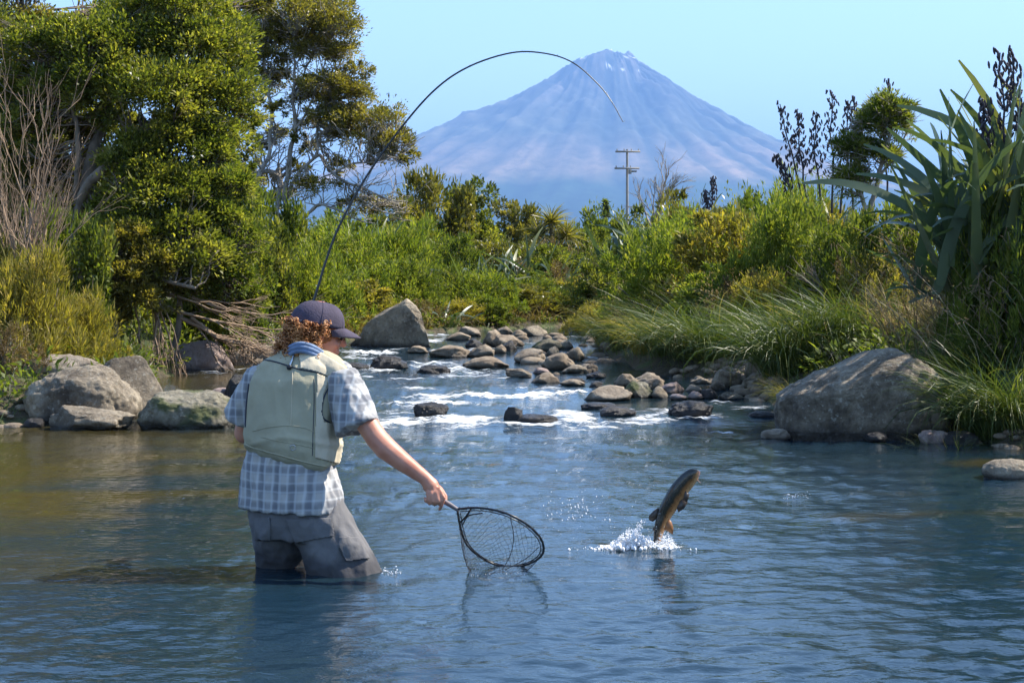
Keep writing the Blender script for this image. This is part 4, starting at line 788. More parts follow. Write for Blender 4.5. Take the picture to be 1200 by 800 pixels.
# ------------------------------------------------------------------ long grass, undergrowth
def tussock_mesh(seed, n, L, mat='grass', droop=(.9, 2.3), W=.007, wind=(.0, .0), name='tussock', seg=6):
    rs = np.random.RandomState(seed); az = rs.uniform(0, 6.28, n); rad = rs.uniform(0, .16, n) ** .8 * L
    base = np.c_[np.cos(az) * rad, np.sin(az) * rad, rs.uniform(-.06, .0, n)]
    v, q, t = blades(base, az + rs.normal(0, .5, n), L * rs.uniform(.55, 1.15, n), np.full(n, W * 1.4) * rs.uniform(.7, 1.6, n), rs.uniform(.03, .55, n), rs.uniform(*droop, n), seg, 0, rs, np.clip(rs.beta(2.2, 2.8, n) + (rs.rand(n) > .96) * .5, 0, 1))
    h = np.clip(v[:, 2] / L, 0, 1.5); v[:, 0] += wind[0] * h ** 1.5 * L; v[:, 1] += wind[1] * h ** 1.5 * L
    return make_mesh(name, v, q, M[mat], t)
TU = [tussock_mesh(60 + k, 520, 1.0, wind=(-.25 - .1 * k, -.15), droop=(.6, 2.7)) for k in range(4)]
TY = [tussock_mesh(70 + k, 420, 1.0, 'yellow', wind=(-.2, 0)) for k in range(2)]
TS = [tussock_mesh(80 + k, 300, 1.0, 'straw', droop=(.3, 1.6), W=.006) for k in range(2)]
rs = np.random.RandomState(21)
def tuss(px, py, Yd, L, me, label, name='grass_tussock', cat='grass tussock', group=None, a=None):
    o = obj(name, me); p = at(px, py, Yd); o.location = (p[0], Yd, max(gz(p[0], Yd), p[2] if False else gz(p[0], Yd)) - .02)
    L *= .9; o.scale = (L * rs.uniform(.95, 1.2), L, L * rs.uniform(.85, 1.05)); o.rotation_euler = (0, 0, rs.uniform(-.5, .5) if a is None else a)
    return tag(o, label, cat, group)
for a in [
 (712, 420, 22.2, .80, TY[0], 'yellow green tussock nearest the far stones, left end of the right bank'), (733, 428, 20.8, .85, TU[0], 'green tussock right of the yellow green end one'),
 (760, 436, 19.6, .80, TY[1], 'yellowish tussock above the left end of the cobble bar'), (785, 440, 18.9, .95, TU[1], 'long drooping tussock above the oval olive stone'),
 (812, 440, 18.4, 1.0, TU[2], 'large drooping tussock above the reddish cobble'), (842, 432, 18.0, 1.0, TU[3], 'dense dark green tussock above the pointed dark stone'),
 (780, 405, 21.0, .9, TU[3], 'tussock higher on the bank behind the long drooping one'), (750, 395, 22.6, .9, TS[0], 'straw coloured grass patch behind the yellowish tussock'),
 (925, 440, 16.0, 1.05, TU[0], 'big drooping tussock left of the huge boulder top'), (955, 425, 16.0, 1.1, TU[1], 'big drooping tussock above the huge boulder, left part'),
 (985, 412, 16.2, 1.1, TU[2], 'tall drooping tussock straight above the huge boulder'), (1018, 405, 16.0, 1.0, TU[3], 'grey green tussock behind the flat top of the huge boulder'),
 (935, 452, 14.4, .42, TY[0], 'small bright tuft of grass at the left shoulder of the huge boulder'), (905, 405, 17.6, .9, TU[0], 'tussock beside the leaning grey boulder'),
 (1140, 440, 13.4, .7, TU[1], 'grass falling over the right end of the huge boulder'), (1150, 475, 12.8, .75, TU[2], 'dark grass overhanging the water right of the huge boulder'),
 (1165, 480, 12.5, .85, TU[0], 'dark overhanging grass at the waterline near the right edge'), (1200, 470, 12.3, .85, TU[3], 'overhanging grass cut by the right edge of the picture'),
 (1118, 480, 12.8, .5, TY[1], 'yellow green tuft against the right face of the huge boulder'), (1150, 430, 13.4, .8, TU[1], 'grass on the slope below the big flax'),
 (1190, 425, 13.4, .8, TU[2], 'grass on the slope at the right edge below the flax'), (1060, 400, 15.2, .8, TS[1], 'straw coloured grass behind the right end of the huge boulder'),
 (1110, 395, 14.4, .85, TS[0], 'dry pale grass left below the big flax'), (1180, 380, 13.8, .9, TS[1], 'dry pale grass at the right edge below the flax'),
 (1145, 385, 14.0, .9, TS[0], 'dry pale stalks in front of the big flax'), (870, 392, 19.4, .9, TU[1], 'tussock on top of the bank right of the dense dark one'),
 (820, 385, 20.6, .9, TS[1], 'dry grass patch in front of the bright green bush'), (1120, 505, 12.15, .5, TU[3], 'low dark grass touching the water right of the huge boulder')]: tuss(*a)
# dry flowering stalks leaning out of the right bank
A = Acc()
for k in range(110):
    px, py, Yd = rs.uniform(1060, 1230), rs.uniform(330, 420), rs.uniform(12.9, 14.5); p = at(px, py, Yd); p[2] = gz(p[0], Yd)
    d = np.array([rs.normal(-.5, .35), rs.normal(-.1, .3), 1.0]) * rs.uniform(.5, 1.15); e = p + d; c = spline([p, p + d * .55 + [.05, 0, .05], e + [0, 0, -.12 * rs.rand()]], 7)
    A.add(*tube(c, np.linspace(.0045, .002, 7), 3), rs.rand())
    if k % 2 == 0:
        for q in range(14):
            s = c[4 + q % 3] + rs.normal(size=3) * .03; A.add(*tube([s, s + rs.normal(size=3) * .03 - [0, 0, .03]], [.004, .002], 3), rs.rand() * .5)
kind(obj('dry_grass_stalks', A.mesh('stalks', M['straw'])), 'stuff')
# ground cover over all the land in view
V_, Q_, T_, k0 = [], [], [], 0
n = 74000; Yr = 11.5 + 26 * rs.rand(n) ** 1.3; xr = (rs.uniform(-200, 1480, n) - 600) * Yr / F; d = shore_dist(np.c_[xr, Yr]); ok = (d > .02) & (d < 7); xr, Yr, d = xr[ok], Yr[ok], d[ok]
zr = land(np.c_[xr, Yr]); nb = len(xr)
patch = fbm(np.c_[xr * .9, Yr * .9, 0 * xr], 2, 3.)
v, q, t = blades(np.c_[xr, Yr, zr - .02], rs.uniform(0, 6.28, nb), rs.uniform(.10, .32, nb) * np.clip(.6 + d, .6, 1.2) * (1 + .4 * patch), rs.uniform(.006, .014, nb) * np.clip(Yr / 18, .8, 1.5), rs.uniform(.05, .6, nb), rs.uniform(.3, 1.9, nb), 2, 0, rs, np.clip(.45 + .35 * patch + rs.normal(0, .2, nb), 0, 1))
kind(obj('bank_grass', make_mesh('bank_grass', v, q, M['grass'], t)), 'stuff')
nc = 1500; Yc = 13 + 22 * rs.rand(nc) ** 1.1; xc = (rs.uniform(-60, 1260, nc) - 600) * Yc / F; d = shore_dist(np.c_[xc, Yc]); ok = (d > .15) & (d < 6); xc, Yc = xc[ok], Yc[ok]; nc = len(xc)
zc = land(np.c_[xc, Yc]); per = 60; idx = np.repeat(np.arange(nc), per); dd = rand_dirs(rs, nc * per); dd[:, 2] = np.abs(dd[:, 2]); rc = rs.uniform(.12, .34, nc)[idx][:, None]
p = np.c_[xc, Yc, zc][idx] + dd * rc * (rs.rand(nc * per, 1) ** .4); ld = dd + rand_dirs(rs, nc * per) * .7; ld /= np.linalg.norm(ld, axis=1)[:, None]
pt = (.5 + .35 * fbm(np.c_[xc * .7, Yc * .7, 0 * xc], 2, 7.))[idx]
v, q, t = leaves(p, ld, .07, .032, rs, pt + rs.normal(0, .15, nc * per))
kind(obj('undergrowth', make_mesh('undergrowth', v, q, M['mid'], t)), 'stuff')
# dead fallen leaves and straw along the foot of the far bank
nb = 2200; s_ = rs.rand(nb); px = rs.uniform(330, 720, nb); Yb = np.interp(px, [330, 395, 470, 560, 640, 720], [21.8, 23.6, 26.2, 28.2, 29.5, 31]) + .1 + .9 * s_; xb = (px - 600) * Yb / F
v, q, t = blades(np.c_[xb, Yb, land(np.c_[xb, Yb])], rs.uniform(3.5, 5.9, nb), rs.uniform(.2, .5, nb), np.full(nb, .016), rs.uniform(.1, .9, nb), rs.uniform(.4, 2, nb), 3, 0, rs, rs.rand(nb) * .9)
kind(obj('dry_bank_grass', make_mesh('dry_bank_grass', v, q, M['dry'], t)), 'stuff')

# ------------------------------------------------------------------ power pole
o = empty('power_pole', (0, 0, 0), 'tall grey power pole with two crossarms, right of the summit', 'power pole')
Yp = 80.0; b0 = np.array([*at(735, 0, Yp)[:2], gz(at(735, 0, Yp)[0], Yp)]); o.location = tuple(b0); u = Yp / F
M['pole'] = simple('weathered_pole', (.27, .26, .24), .8, scale=2, var=.2)
zt = at(0, 175, Yp)[2] - b0[2]; A = Acc(); A.add(*tube([[0, 0, -.3], [0, 0, zt * .5], [0, 0, zt]], [1.9 * u, 1.7 * u, 1.3 * u], 8)); obj('post', A.mesh('post', M['pole'], True), o)
for y_, x0, x1 in ((178, -14, 15), (197.5, -15, 14)):
    c = obj('crossarm', None, o); bpy.data.objects.remove(c); zz = at(0, y_, Yp)[2] - b0[2]
    A = Acc(); A.add(*box(((x0 + x1) / 2 * u, -2.6 * u, zz), ((x1 - x0) * u, 1.6 * u, 2.0 * u))); ca = obj('crossarm', A.mesh('crossarm', M['pole']), o)
    for q in range(4 if y_ < 190 else 3):
        A = Acc(); xx = (x0 + 2 + (x1 - x0 - 4) * q / 3) * u; A.add(*tube([[xx, -2.6 * u, zz + 1 * u], [xx, -2.6 * u, zz + 3.2 * u]], [.8 * u, .6 * u], 6)); obj('insulator', A.mesh('insulator', M['pole']), ca)
zz = at(0, 201, Yp)[2] - b0[2]; A = Acc(); A.add(*tube([[3 * u, -3 * u, zz - 3 * u], [3 * u, -3 * u, zz + 2 * u]], [2 * u, 2 * u], 8)); A.add(*box((7 * u, -2 * u, zz), (8 * u, 1.2 * u, 2 * u))); obj('switch_box', A.mesh('switch_box', M['pole']), o)
# small conifer
Yq = 110.; bq = at(710, 262, Yq); o = empty('conifer', tuple(bq), 'tiny dark conifer on the skyline left of the power pole', 'tree'); A = Acc(); hq = 26 * Yq / F; A.add(*tube([[0, 0, 0], [0, 0, hq]], [.15, .03], 5)); obj('trunk', A.mesh('trunk', M['bark']), o)
A = Acc(); rs = np.random.RandomState(4)
for k in range(26):
    zz = hq * (.25 + .75 * k / 26); a = k * 2.4; r_ = 5.0 * Yq / F * (1.05 - k / 26); c = np.array([0, 0, zz]); e = c + [r_ * math.cos(a), r_ * math.sin(a), .1]
    v, q, t = leaves(c + (e - c) * rs.rand(26)[:, None], rand_dirs(rs, 26), .22, .1, rs, rs.rand(26) * .3); A.add(v, q, t)
obj('crown', A.mesh('crown', M['dark']), o)

# ------------------------------------------------------------------ solid figures grown from overlapping shapes
def fuse(name, parts, mat, voxel=.006, smooth=6, parent=None, disp=None):
    A = Acc()
    for p in parts:
        for f in p[1:]: pass
        n0 = A.n; A.v.append(np.asarray(p[0], float)); A.t.append(np.zeros(len(p[0]))); A.n += len(p[0])
        for f in p[1:]: A.q.setdefault(np.asarray(f).shape[1], []).append(np.asarray(f) + n0)
    me = A.mesh(name + '_raw', None); o = bpy.data.objects.new(name + '_raw', me); C.objects.link(o)
    r = o.modifiers.new('r', 'REMESH'); r.mode = 'VOXEL'; r.voxel_size = voxel
    if smooth: s = o.modifiers.new('s', 'SMOOTH'); s.iterations = smooth; s.factor = .5
    dg = bpy.context.evaluated_depsgraph_get(); out = bpy.data.meshes.new_from_object(o.evaluated_get(dg), depsgraph=dg)
    bpy.data.objects.remove(o); bpy.data.meshes.remove(me)
    n = len(out.vertices); co = np.empty(n * 3, np.float32); out.vertices.foreach_get('co', co); co = co.reshape(-1, 3)
    if disp is not None:
        nr = np.empty(n * 3, np.float32); out.vertices.foreach_get('normal', nr); nr = nr.reshape(-1, 3)
        co = co + nr * disp(co)[:, None]; out.vertices.foreach_set('co', co.astype(np.float32).ravel())
    out.materials.clear(); out.materials.append(mat); out.polygons.foreach_set('use_smooth', np.ones(len(out.polygons), bool)); out.update(); out.name = name
    return obj(name, out, parent)
def capsule(pts, rad, k=14):
    """closed tapered tube with rounded ends and joints"""
    out = []; pts = np.asarray(pts, float)
    for p, r in zip(pts, rad): out.append(ellipsoid(p, (r, r, r), None, k, 9))
    for a, b_, ra, rb in zip(pts[:-1], pts[1:], rad[:-1], rad[1:]):
        v, q = tube([a, b_], [ra * .995, rb * .995], k); n = len(v); v = np.vstack([v, a, b_])
        caps = [(n, (j + 1) % k, j) for j in range(k)] + [(n + 1, k + j, k + (j + 1) % k) for j in range(k)]
        out.append((v, q, np.array(caps)))
    return out
def cone(a, b_, ra, rb, k=20):
    v, q = tube([a, b_], [ra, rb], k); n = len(v); v = np.vstack([v, np.asarray(a, float), np.asarray(b_, float)])
    return (v, q, np.array([(n, (j + 1) % k, j) for j in range(k)] + [(n + 1, k + j, k + (j + 1) % k) for j in range(k)]))
YM = 7.0; YAW = math.radians(20)
RX = np.array([math.cos(YAW), -math.sin(YAW), 0]); FW = np.array([math.sin(YAW), math.cos(YAW), 0])
def P(px, py, dy=0.): return at(px, py, YM + dy)
def loft(secs, k=32, pw=2.4):
    """secs: (centre, half width, half depth, tilt) stacked upwards"""
    V_ = []; th = np.arange(k) * 2 * math.pi / k; c, s = np.cos(th), np.sin(th)
    ex = np.sign(c) * np.abs(c) ** (2 / pw); ey = np.sign(s) * np.abs(s) ** (2 / pw)
    for cen, a, b_, tl in secs: V_.append(np.asarray(cen) + ex[:, None] * a * (RX + [0, 0, tl]) + ey[:, None] * b_ * FW)
    n = len(secs); v = np.vstack(V_ + [secs[0][0], secs[-1][0]]); i = np.arange(n - 1)[:, None] * k; j = np.arange(k)[None]
    q = np.stack([i + j, i + (j + 1) % k, i + k + (j + 1) % k, i + k + j], -1).reshape(-1, 4); e = n * k
    return (v, q, np.array([(e, (j + 1) % k, j) for j in range(k)] + [(e + 1, (n - 1) * k + j, (n - 1) * k + (j + 1) % k) for j in range(k)]))
# skin
m, nt, b, N, L = new_mat('sunned_skin'); tc = N('TexCoord'); n1 = N('TexNoise'); n1.inputs['Scale'].default_value = 14; n1.inputs['Detail'].default_value = 5; L(tc.outputs['Object'], n1.inputs['Vector'])
r1 = ramp(N, [(.3, (.46, .165, .095)), (.7, (.62, .29, .185))]); L(n1.outputs[0], r1.inputs[0]); L(r1.outputs[0], b.inputs['Base Color']); b.inputs['Roughness'].default_value = .48
b.inputs['Subsurface Weight'].default_value = .15; b.inputs['Subsurface Radius'].default_value = (.01, .004, .002); b.inputs['Subsurface Scale'].default_value = .5; M['skin'] = m
person = empty('person', tuple(at(350, 668, YM)), 'angler wading thigh deep in cap and vest, reaching a landing net to the right', 'person')
def onto(o):      # parts are modelled in world space; keep them there under the person
    o.parent = person; o.location = -Vector(person.location); return o
# --- body
hd_yaw = math.radians(74); hd_pitch = math.radians(-12)
HR = np.array([math.cos(hd_yaw), -math.sin(hd_yaw), 0]); HF0 = np.array([math.sin(hd_yaw), math.cos(hd_yaw), 0]); HU0 = np.array([0, 0, 1.])
HFw = HF0 * math.cos(hd_pitch) + HU0 * math.sin(hd_pitch); HUp = -HF0 * math.sin(hd_pitch) + HU0 * math.cos(hd_pitch)
HM = np.stack([HR, HFw, HUp], 1); HC = P(373, 391, .07)
def hp(x, y, z): return HC + HM @ np.array([x, y, z])
SHR, SHL = P(400, 447, -.05), P(304, 447, .08); ELR, WRR = P(442, 514, -.14), P(499, 561, -.20); ELL, WRL = P(287, 507, .16), P(322, 462, .34)
body = [ellipsoid(hp(0, -.012, .03), (.077, .098, .105), HM, 24, 16), ellipsoid(hp(0, .03, -.035), (.060, .068, .085), HM, 20, 14), ellipsoid(hp(0, .062, -.088), (.028, .026, .024), HM), ellipsoid(hp(0, .07, .03), (.055, .035, .035), HM),
        ellipsoid(hp(.03, .073, -.03), (.024, .02, .022), HM), ellipsoid(hp(-.03, .073, -.03), (.024, .02, .022), HM), ellipsoid(hp(0, .092, -.062), (.022, .013, .008), HM), ellipsoid(hp(0, .090, -.052), (.020, .013, .006), HM),
        ellipsoid(hp(.077, -.005, -.01), (.012, .020, .032), HM), ellipsoid(hp(-.077, -.005, -.01), (.012, .020, .032), HM)]
body += capsule([hp(0, .088, .022), hp(0, .105, -.004), hp(0, .113, -.022)], [.009, .012, .0145])
body += capsule([hp(0, -.02, -.03), P(359, 421, .04)], [.056, .062]) + [ellipsoid(P(355, 432, .04), (.17, .09, .07), np.stack([RX, FW, [0, 0, 1]], 1))]
body += [loft([(P(343, 600), .16, .11, 0), (P(341, 570), .15, .10, 0), (P(342, 520), .14, .10, 0), (P(346, 470), .165, .11, 0), (P(350, 440, .02), .16, .09, 0)])]
body += capsule([SHR, P(421, 482, -.10), ELR, P(452, 525, -.155), P(472, 541, -.175), WRR], [.052, .047, .046, .047, .039, .027])
body += capsule([SHL, ELL, P(306, 484, .26), WRL], [.060, .046, .044, .028])
body += capsule([P(325, 596, .04), P(334, 706, .14), P(334, 815, .05)], [.095, .066, .045]) + capsule([P(370, 596, -.03), P(424, 700, -.02), P(424, 815, .10)], [.098, .068, .045])
for ft in (P(334, 820, .05), P(424, 820, .10)): body += [ellipsoid(ft + np.array([.06, .08, -.01]), (.05, .13, .04), np.stack([RX, FW, [0, 0, 1]], 1))]
# --- right hand, fingers closing round the net handle
HN = P(519, 586, -.205); HD = (P(540, 599, -.215) - P(512, 581, -.195)); HD /= np.linalg.norm(HD)      # handle axis
KN = P(512, 575, -.20); palm_d = (KN - WRR) / np.linalg.norm(KN - WRR)
body += capsule([WRR, P(505, 569, -.20)], [.027, .033]) + [ellipsoid(P(506, 571, -.20), (.030, .022, .040), np.stack([np.cross(palm_d, [0, 1, 0]) / np.linalg.norm(np.cross(palm_d, [0, 1, 0])), [0, 1, 0], palm_d], 1))]
for k, pts in enumerate([[(515, 573, -.225), (520, 583, -.235), (517.5, 592, -.228), (515, 597, -.212)],        # index, reaching along the grip
                         [(511, 577, -.232), (514, 587, -.240), (509.5, 591, -.225), (507, 587, -.208)],
                         [(506, 578, -.232), (508, 587, -.238), (503.5, 590, -.222), (502, 585, -.206)],
                         [(501, 577, -.226), (502, 585, -.231), (498.5, 587, -.217), (498, 583, -.204)]]):
    body += capsule([P(*q) for q in pts], [[.0100, .0092, .0082, .0072], [.0100, .0092, .0082, .0070], [.0096, .0088, .0078, .0068], [.0086, .0078, .0070, .0062]][k], 10)
body += capsule([P(508, 567, -.185), P(516, 573, -.178), P(521.5, 581, -.185), P(522, 587, -.195)], [.0135, .0118, .0102, .0085], 10)
# --- left hand round the rod grip
RG0, RG1 = P(331, 462, .42), P(352, 402, .44)
body += capsule([WRL, P(331, 455, .38)], [.026, .031])
for k in range(4):
    c = np.array(P(333.5 + 2.2 * k, 452 - 6.2 * k, .40)); body += capsule([c + [-.02, -.01, 0], c + [-.022, .035, .0], c + [.004, .045, 0], c + [.018, .022, 0]], [.0095, .009, .008, .007], 8)
body += capsule([P(334, 452, .37), P(341, 440, .39), P(346, 430, .41)], [.013, .011, .009], 8)
onto(fuse('body', body, M['skin'], .0055, 3))
# eyes
M['eye'] = simple('eyeball', (.8, .78, .74), .2)
for s in (-1, 1): v, q, t = ellipsoid(hp(s * .031, .083, .012), (.012, .012, .012)); onto(obj('eye', make_mesh('eye', v, [q, t], M['eye'], smooth=True)))
# --- shirt: pale blue and white plaid cotton
m, nt, b, N, L = new_mat('plaid_cotton'); ge = N('NewGeometry'); nz_ = N('TexNoise'); nz_.inputs['Scale'].default_value = 4; L(ge.outputs['Position'], nz_.inputs['Vector'])
av = N('VectorMath'); av.operation = 'MULTIPLY_ADD'; L(nz_.outputs[1], av.inputs[0]); av.inputs[1].default_value = (.02, .02, .02); L(ge.outputs['Position'], av.inputs[2]); sp = N('SeparateXYZ'); L(av.outputs[0], sp.inputs[0])
def stripe(src, freq, ph, lo, hi):
    f = N('Math'); f.operation = 'MULTIPLY_ADD'; f.inputs[1].default_value = freq; f.inputs[2].default_value = ph; L(src, f.inputs[0]); s = N('Math'); s.operation = 'SINE'; L(f.outputs[0], s.inputs[0])
    r = N('MapRange'); r.inputs[1].default_value = lo; r.inputs[2].default_value = hi; L(s.outputs[0], r.inputs[0]); return r.outputs[0]
sx = N('Math'); sx.operation = 'MULTIPLY_ADD'; sx.inputs[1].default_value = -.35; L(sp.outputs[1], sx.inputs[0]); L(sp.outputs[0], sx.inputs[2])
col = None
def over(base, fac, c, k):
    ml = N('Math'); ml.operation = 'MULTIPLY'; ml.inputs[1].default_value = k; L(fac, ml.inputs[0]); x_ = N('Mix'); x_.data_type = 'RGBA'; L(ml.outputs[0], x_.inputs[0])
    if isinstance(base, tuple): x_.inputs[6].default_value = base
    else: L(base, x_.inputs[6])
    x_.inputs[7].default_value = c; return x_.outputs[2]
col = over((.43, .41, .38, 1), stripe(sx.outputs[0], 88, 0, -.5, .9), (.125, .135, .16, 1), .62)
col = over(col, stripe(sp.outputs[2], 88, 1, -.5, .9), (.125, .135, .16, 1), .55)
col = over(col, stripe(sx.outputs[0], 176, 2.2, .3, 1.), (.60, .62, .62, 1), .4); col = over(col, stripe(sp.outputs[2], 176, 2.6, .5, 1.), (.60, .62, .62, 1), .3)
L(col, b.inputs['Base Color']); b.inputs['Roughness'].default_value = .85; b.inputs['Specular IOR Level'].default_value = .2
wv = N('TexNoise'); wv.inputs['Scale'].default_value = 40; L(ge.outputs['Position'], wv.inputs['Vector']); bp = N('Bump'); bp.inputs['Strength'].default_value = .3; bp.inputs['Distance'].default_value = .006; L(wv.outputs[0], bp.inputs['Height']); L(bp.outputs[0], b.inputs['Normal'])
M['plaid'] = m
def folds(sx_, sz_, amp, s=0, bias=None):
    def f(co):
        q = fbm(np.c_[co[:, 0] * sx_, co[:, 1] * sx_, co[:, 2] * sz_], 3, s); q = 1 - 2.2 * np.abs(q)
        a = amp if bias is None else amp * bias(co); return q * a
    return f
zc_ = lambda py: H - (py - HZ) * YM / F
shirt = [loft([(P(342, 595), .217, .158, -.03), (P(342, 580), .212, .155, -.03), (P(339, 555), .194, .145, 0), (P(337, 535), .176, .132, 0), (P(342, 500), .165, .125, 0), (P(346, 460), .168, .12, 0), (P(350, 435, .02), .158, .10, 0), (P(354, 422, .03), .10, .08, 0)])]
shirt += [cone(P(399, 440, -.04), P(420, 501, -.115), .072, .090), cone(P(306, 442, .08), P(281, 491, .135), .062, .070)] + [ellipsoid(P(398, 442, -.04), (.068, .066, .062)), ellipsoid(P(306, 444, .08), (.064, .062, .060))]
onto(fuse('shirt', shirt, M['plaid'], .006, 3, disp=folds(15, 5, .0085, 2.)))
# collar
col_p = [P(334, 417, .0), P(343, 409, -.05), P(356, 407, -.07), (P(372, 413, -.055)), P(384, 424, .0), P(383, 428, .06)]
A = Acc(); cp = spline(col_p, 20)
for r0, dz in ((.010, 0), (.012, -.014), (.010, -.028)): A.add(*tube(cp + [0, -.002 + dz * .25, dz + .014], np.full(20, r0), 8))
M['collar'] = simple('blue_collar', (.16, .22, .33), .85, scale=30, var=.3); onto(obj('collar', A.mesh('collar', M['collar'], True)))
# --- vest
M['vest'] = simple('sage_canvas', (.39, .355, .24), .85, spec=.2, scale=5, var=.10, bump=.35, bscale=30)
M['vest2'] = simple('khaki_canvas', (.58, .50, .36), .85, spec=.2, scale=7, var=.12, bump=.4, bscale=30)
vest = [loft([(P(342, 536, -.0), .174, .130, -.235), (P(342, 531, -.0), .188, .146, -.235), (P(342, 518, -.0), .190, .162, -.20), (P(343, 500), .186, .156, -.12), (P(344, 470), .180, .138, -.06), (P(346, 445), .172, .124, -.03), (P(350, 428, .015), .154, .106, -.03), (P(355, 416, .025), .104, .084, -.05), (P(358, 409, .03), .064, .066, -.05)], 40, 2.7)]
vest += capsule([P(358, 421, .0), P(384, 430, -.03), P(403, 443, -.06)], [.055, .056, .045]) + capsule([P(350, 424, .02), P(326, 431, .05), P(308, 442, .08)], [.055, .055, .048])
vf0 = folds(7, 2.6, .0085, 5.); vf1 = folds(16, 6, .0010, 3.); vf = lambda co: vf0(co) + vf1(co) + .006 * np.exp(-((co[:, 2] - (zc_(508) - .55 * np.abs(co[:, 0] + .90) ** 1.5)) / .012) ** 2)
vo_ = onto(fuse('vest', vest, M['vest'], .006, 5, disp=vf))
def vest_tree():
    me = vo_.data; return BVHTree.FromPolygons([v.co.copy() for v in me.vertices], [tuple(p.vertices) for p in me.polygons])
VT = vest_tree()
def on_vest(px, py, lift=.002):
    o_ = Vector((0, 0, H)); d = Vector(at(px, py, 1.)) - o_; d.normalize(); h = VT.ray_cast(o_, d)
    return None if h[0] is None else np.array(h[0] + h[1] * lift)
M['piping'] = simple('navy_piping', (.02, .025, .045), .6)
def piping(name, pts, r, mat, n=40, lift=.002, par=None):
    q = [on_vest(*p, lift) for p in spline(np.array([(*p, 0) for p in pts], float), n)[:, :2]]; q = [x_ for x_ in q if x_ is not None]
    q = [q[0]] + [b_ for a_, b_ in zip(q[:-1], q[1:]) if np.linalg.norm(b_ - a_) < .08]
    A = Acc(); A.add(*tube(np.array(q), np.full(len(q), r), 5)); o = obj(name, A.mesh(name, mat, True), par or vo_); return o
piping('seam_piping', [(299, 421), (318, 423), (336, 428), (352, 433), (370, 436), (386, 440), (400, 438)], .0032, M['piping'])
piping('armhole_piping', [(300, 420), (294, 438), (291, 458), (289, 478), (288, 500)], .0036, M['piping'])
piping('armhole_piping', [(410, 436), (398, 440), (388, 450), (380, 464), (377, 480), (379, 490), (386, 495)], .0034, M['piping'])
piping('hem_piping', [(287, 520), (300, 525), (325, 532), (350, 539), (375, 545), (394, 547)], .0036, M['vest'], 40, .003)
piping('pouch_seam', [(296, 505), (318, 500), (345, 499), (368, 506), (384, 526)], .0020, M['vest'], 40, .001)
# khaki yoke over the near shoulder and khaki side strip: thin cloth panels lying on the canvas
def panel(name, poly, mat, lift=.005, par=None, step=1.0):
    p = np.array(poly, float); xs = np.arange(p[:, 0].min(), p[:, 0].max() + .1, step); ys = np.arange(p[:, 1].min(), p[:, 1].max() + .1, step)
    def ins(x, y):
        c = False
        for i in range(len(p)):
            a, b_ = p[i], p[(i + 1) % len(p)]
            if (a[1] > y) != (b_[1] > y) and x < (b_[0] - a[0]) * (y - a[1]) / (b_[1] - a[1]) + a[0]: c = not c
        return c
    idx = {}; v = []; f = []
    for i, x_ in enumerate(xs):
        for j, y_ in enumerate(ys):
            if ins(x_, y_):
                h = on_vest(x_, y_, lift)
                if h is not None: idx[i, j] = len(v); v.append(h)
    for (i, j) in idx:
        k_ = [(i, j), (i, j + 1), (i + 1, j + 1), (i + 1, j)]
        if all(q in idx for q in k_):
            w_ = [idx[q] for q in k_]
            if max(np.linalg.norm(v[w_[0]] - v[w_[a]]) for a in (1, 2, 3)) < .05: f.append(w_)
    me = make_mesh(name, np.array(v), np.array(f), mat, smooth=True); o = obj(name, me, par or vo_); s = o.modifiers.new('thickness', 'SOLIDIFY'); s.thickness = .006; s.offset = -.6; return o
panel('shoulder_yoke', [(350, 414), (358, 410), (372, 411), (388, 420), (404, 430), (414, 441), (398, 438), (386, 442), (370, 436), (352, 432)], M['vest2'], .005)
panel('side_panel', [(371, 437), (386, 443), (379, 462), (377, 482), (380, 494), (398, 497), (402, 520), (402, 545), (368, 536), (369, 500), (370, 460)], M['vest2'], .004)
M['steel'] = simple('steel', (.6, .6, .6), .25, metal=1); M['black'] = simple('black_plastic', (.015, .015, .018), .4)
piping('retractor_cord', [(346, 414), (343, 422), (340, 431)], .0045, M['steel'], 10, .007); A = Acc(); q = on_vest(340, 431, .008); A.add(*ellipsoid(q, (.011, .006, .011))[:2]); r_ = obj('retractor', A.mesh('retractor', M['black'], True), vo_)
A = Acc(); q = on_vest(347, 414, .008); A.add(*box(q, (.03, .008, .014))); obj('retractor_clip', A.mesh('retractor_clip', M['black'], True), vo_)
A = Acc(); q = on_vest(343, 524, .008); t = np.linspace(0, 2 * math.pi, 14); A.add(*tube(q + .011 * (np.cos(t)[:, None] * np.array([1., 0, 0]) + np.sin(t)[:, None] * np.array([0, -.2, 1.])), np.full(14, .0016), 5)); obj('ring', A.mesh('ring', M['steel'], True), vo_)
piping('pouch_zip', [(306, 512), (330, 517), (356, 522), (376, 527)], .0018, M['vest'], 30, .001); piping('side_seam', [(368, 444), (368, 470), (367, 500), (366, 534)], .0016, M['piping'], 30, .001)
piping('back_seam', [(343, 434), (342, 465), (341, 498)], .0013, M['vest2'], 30, .001)
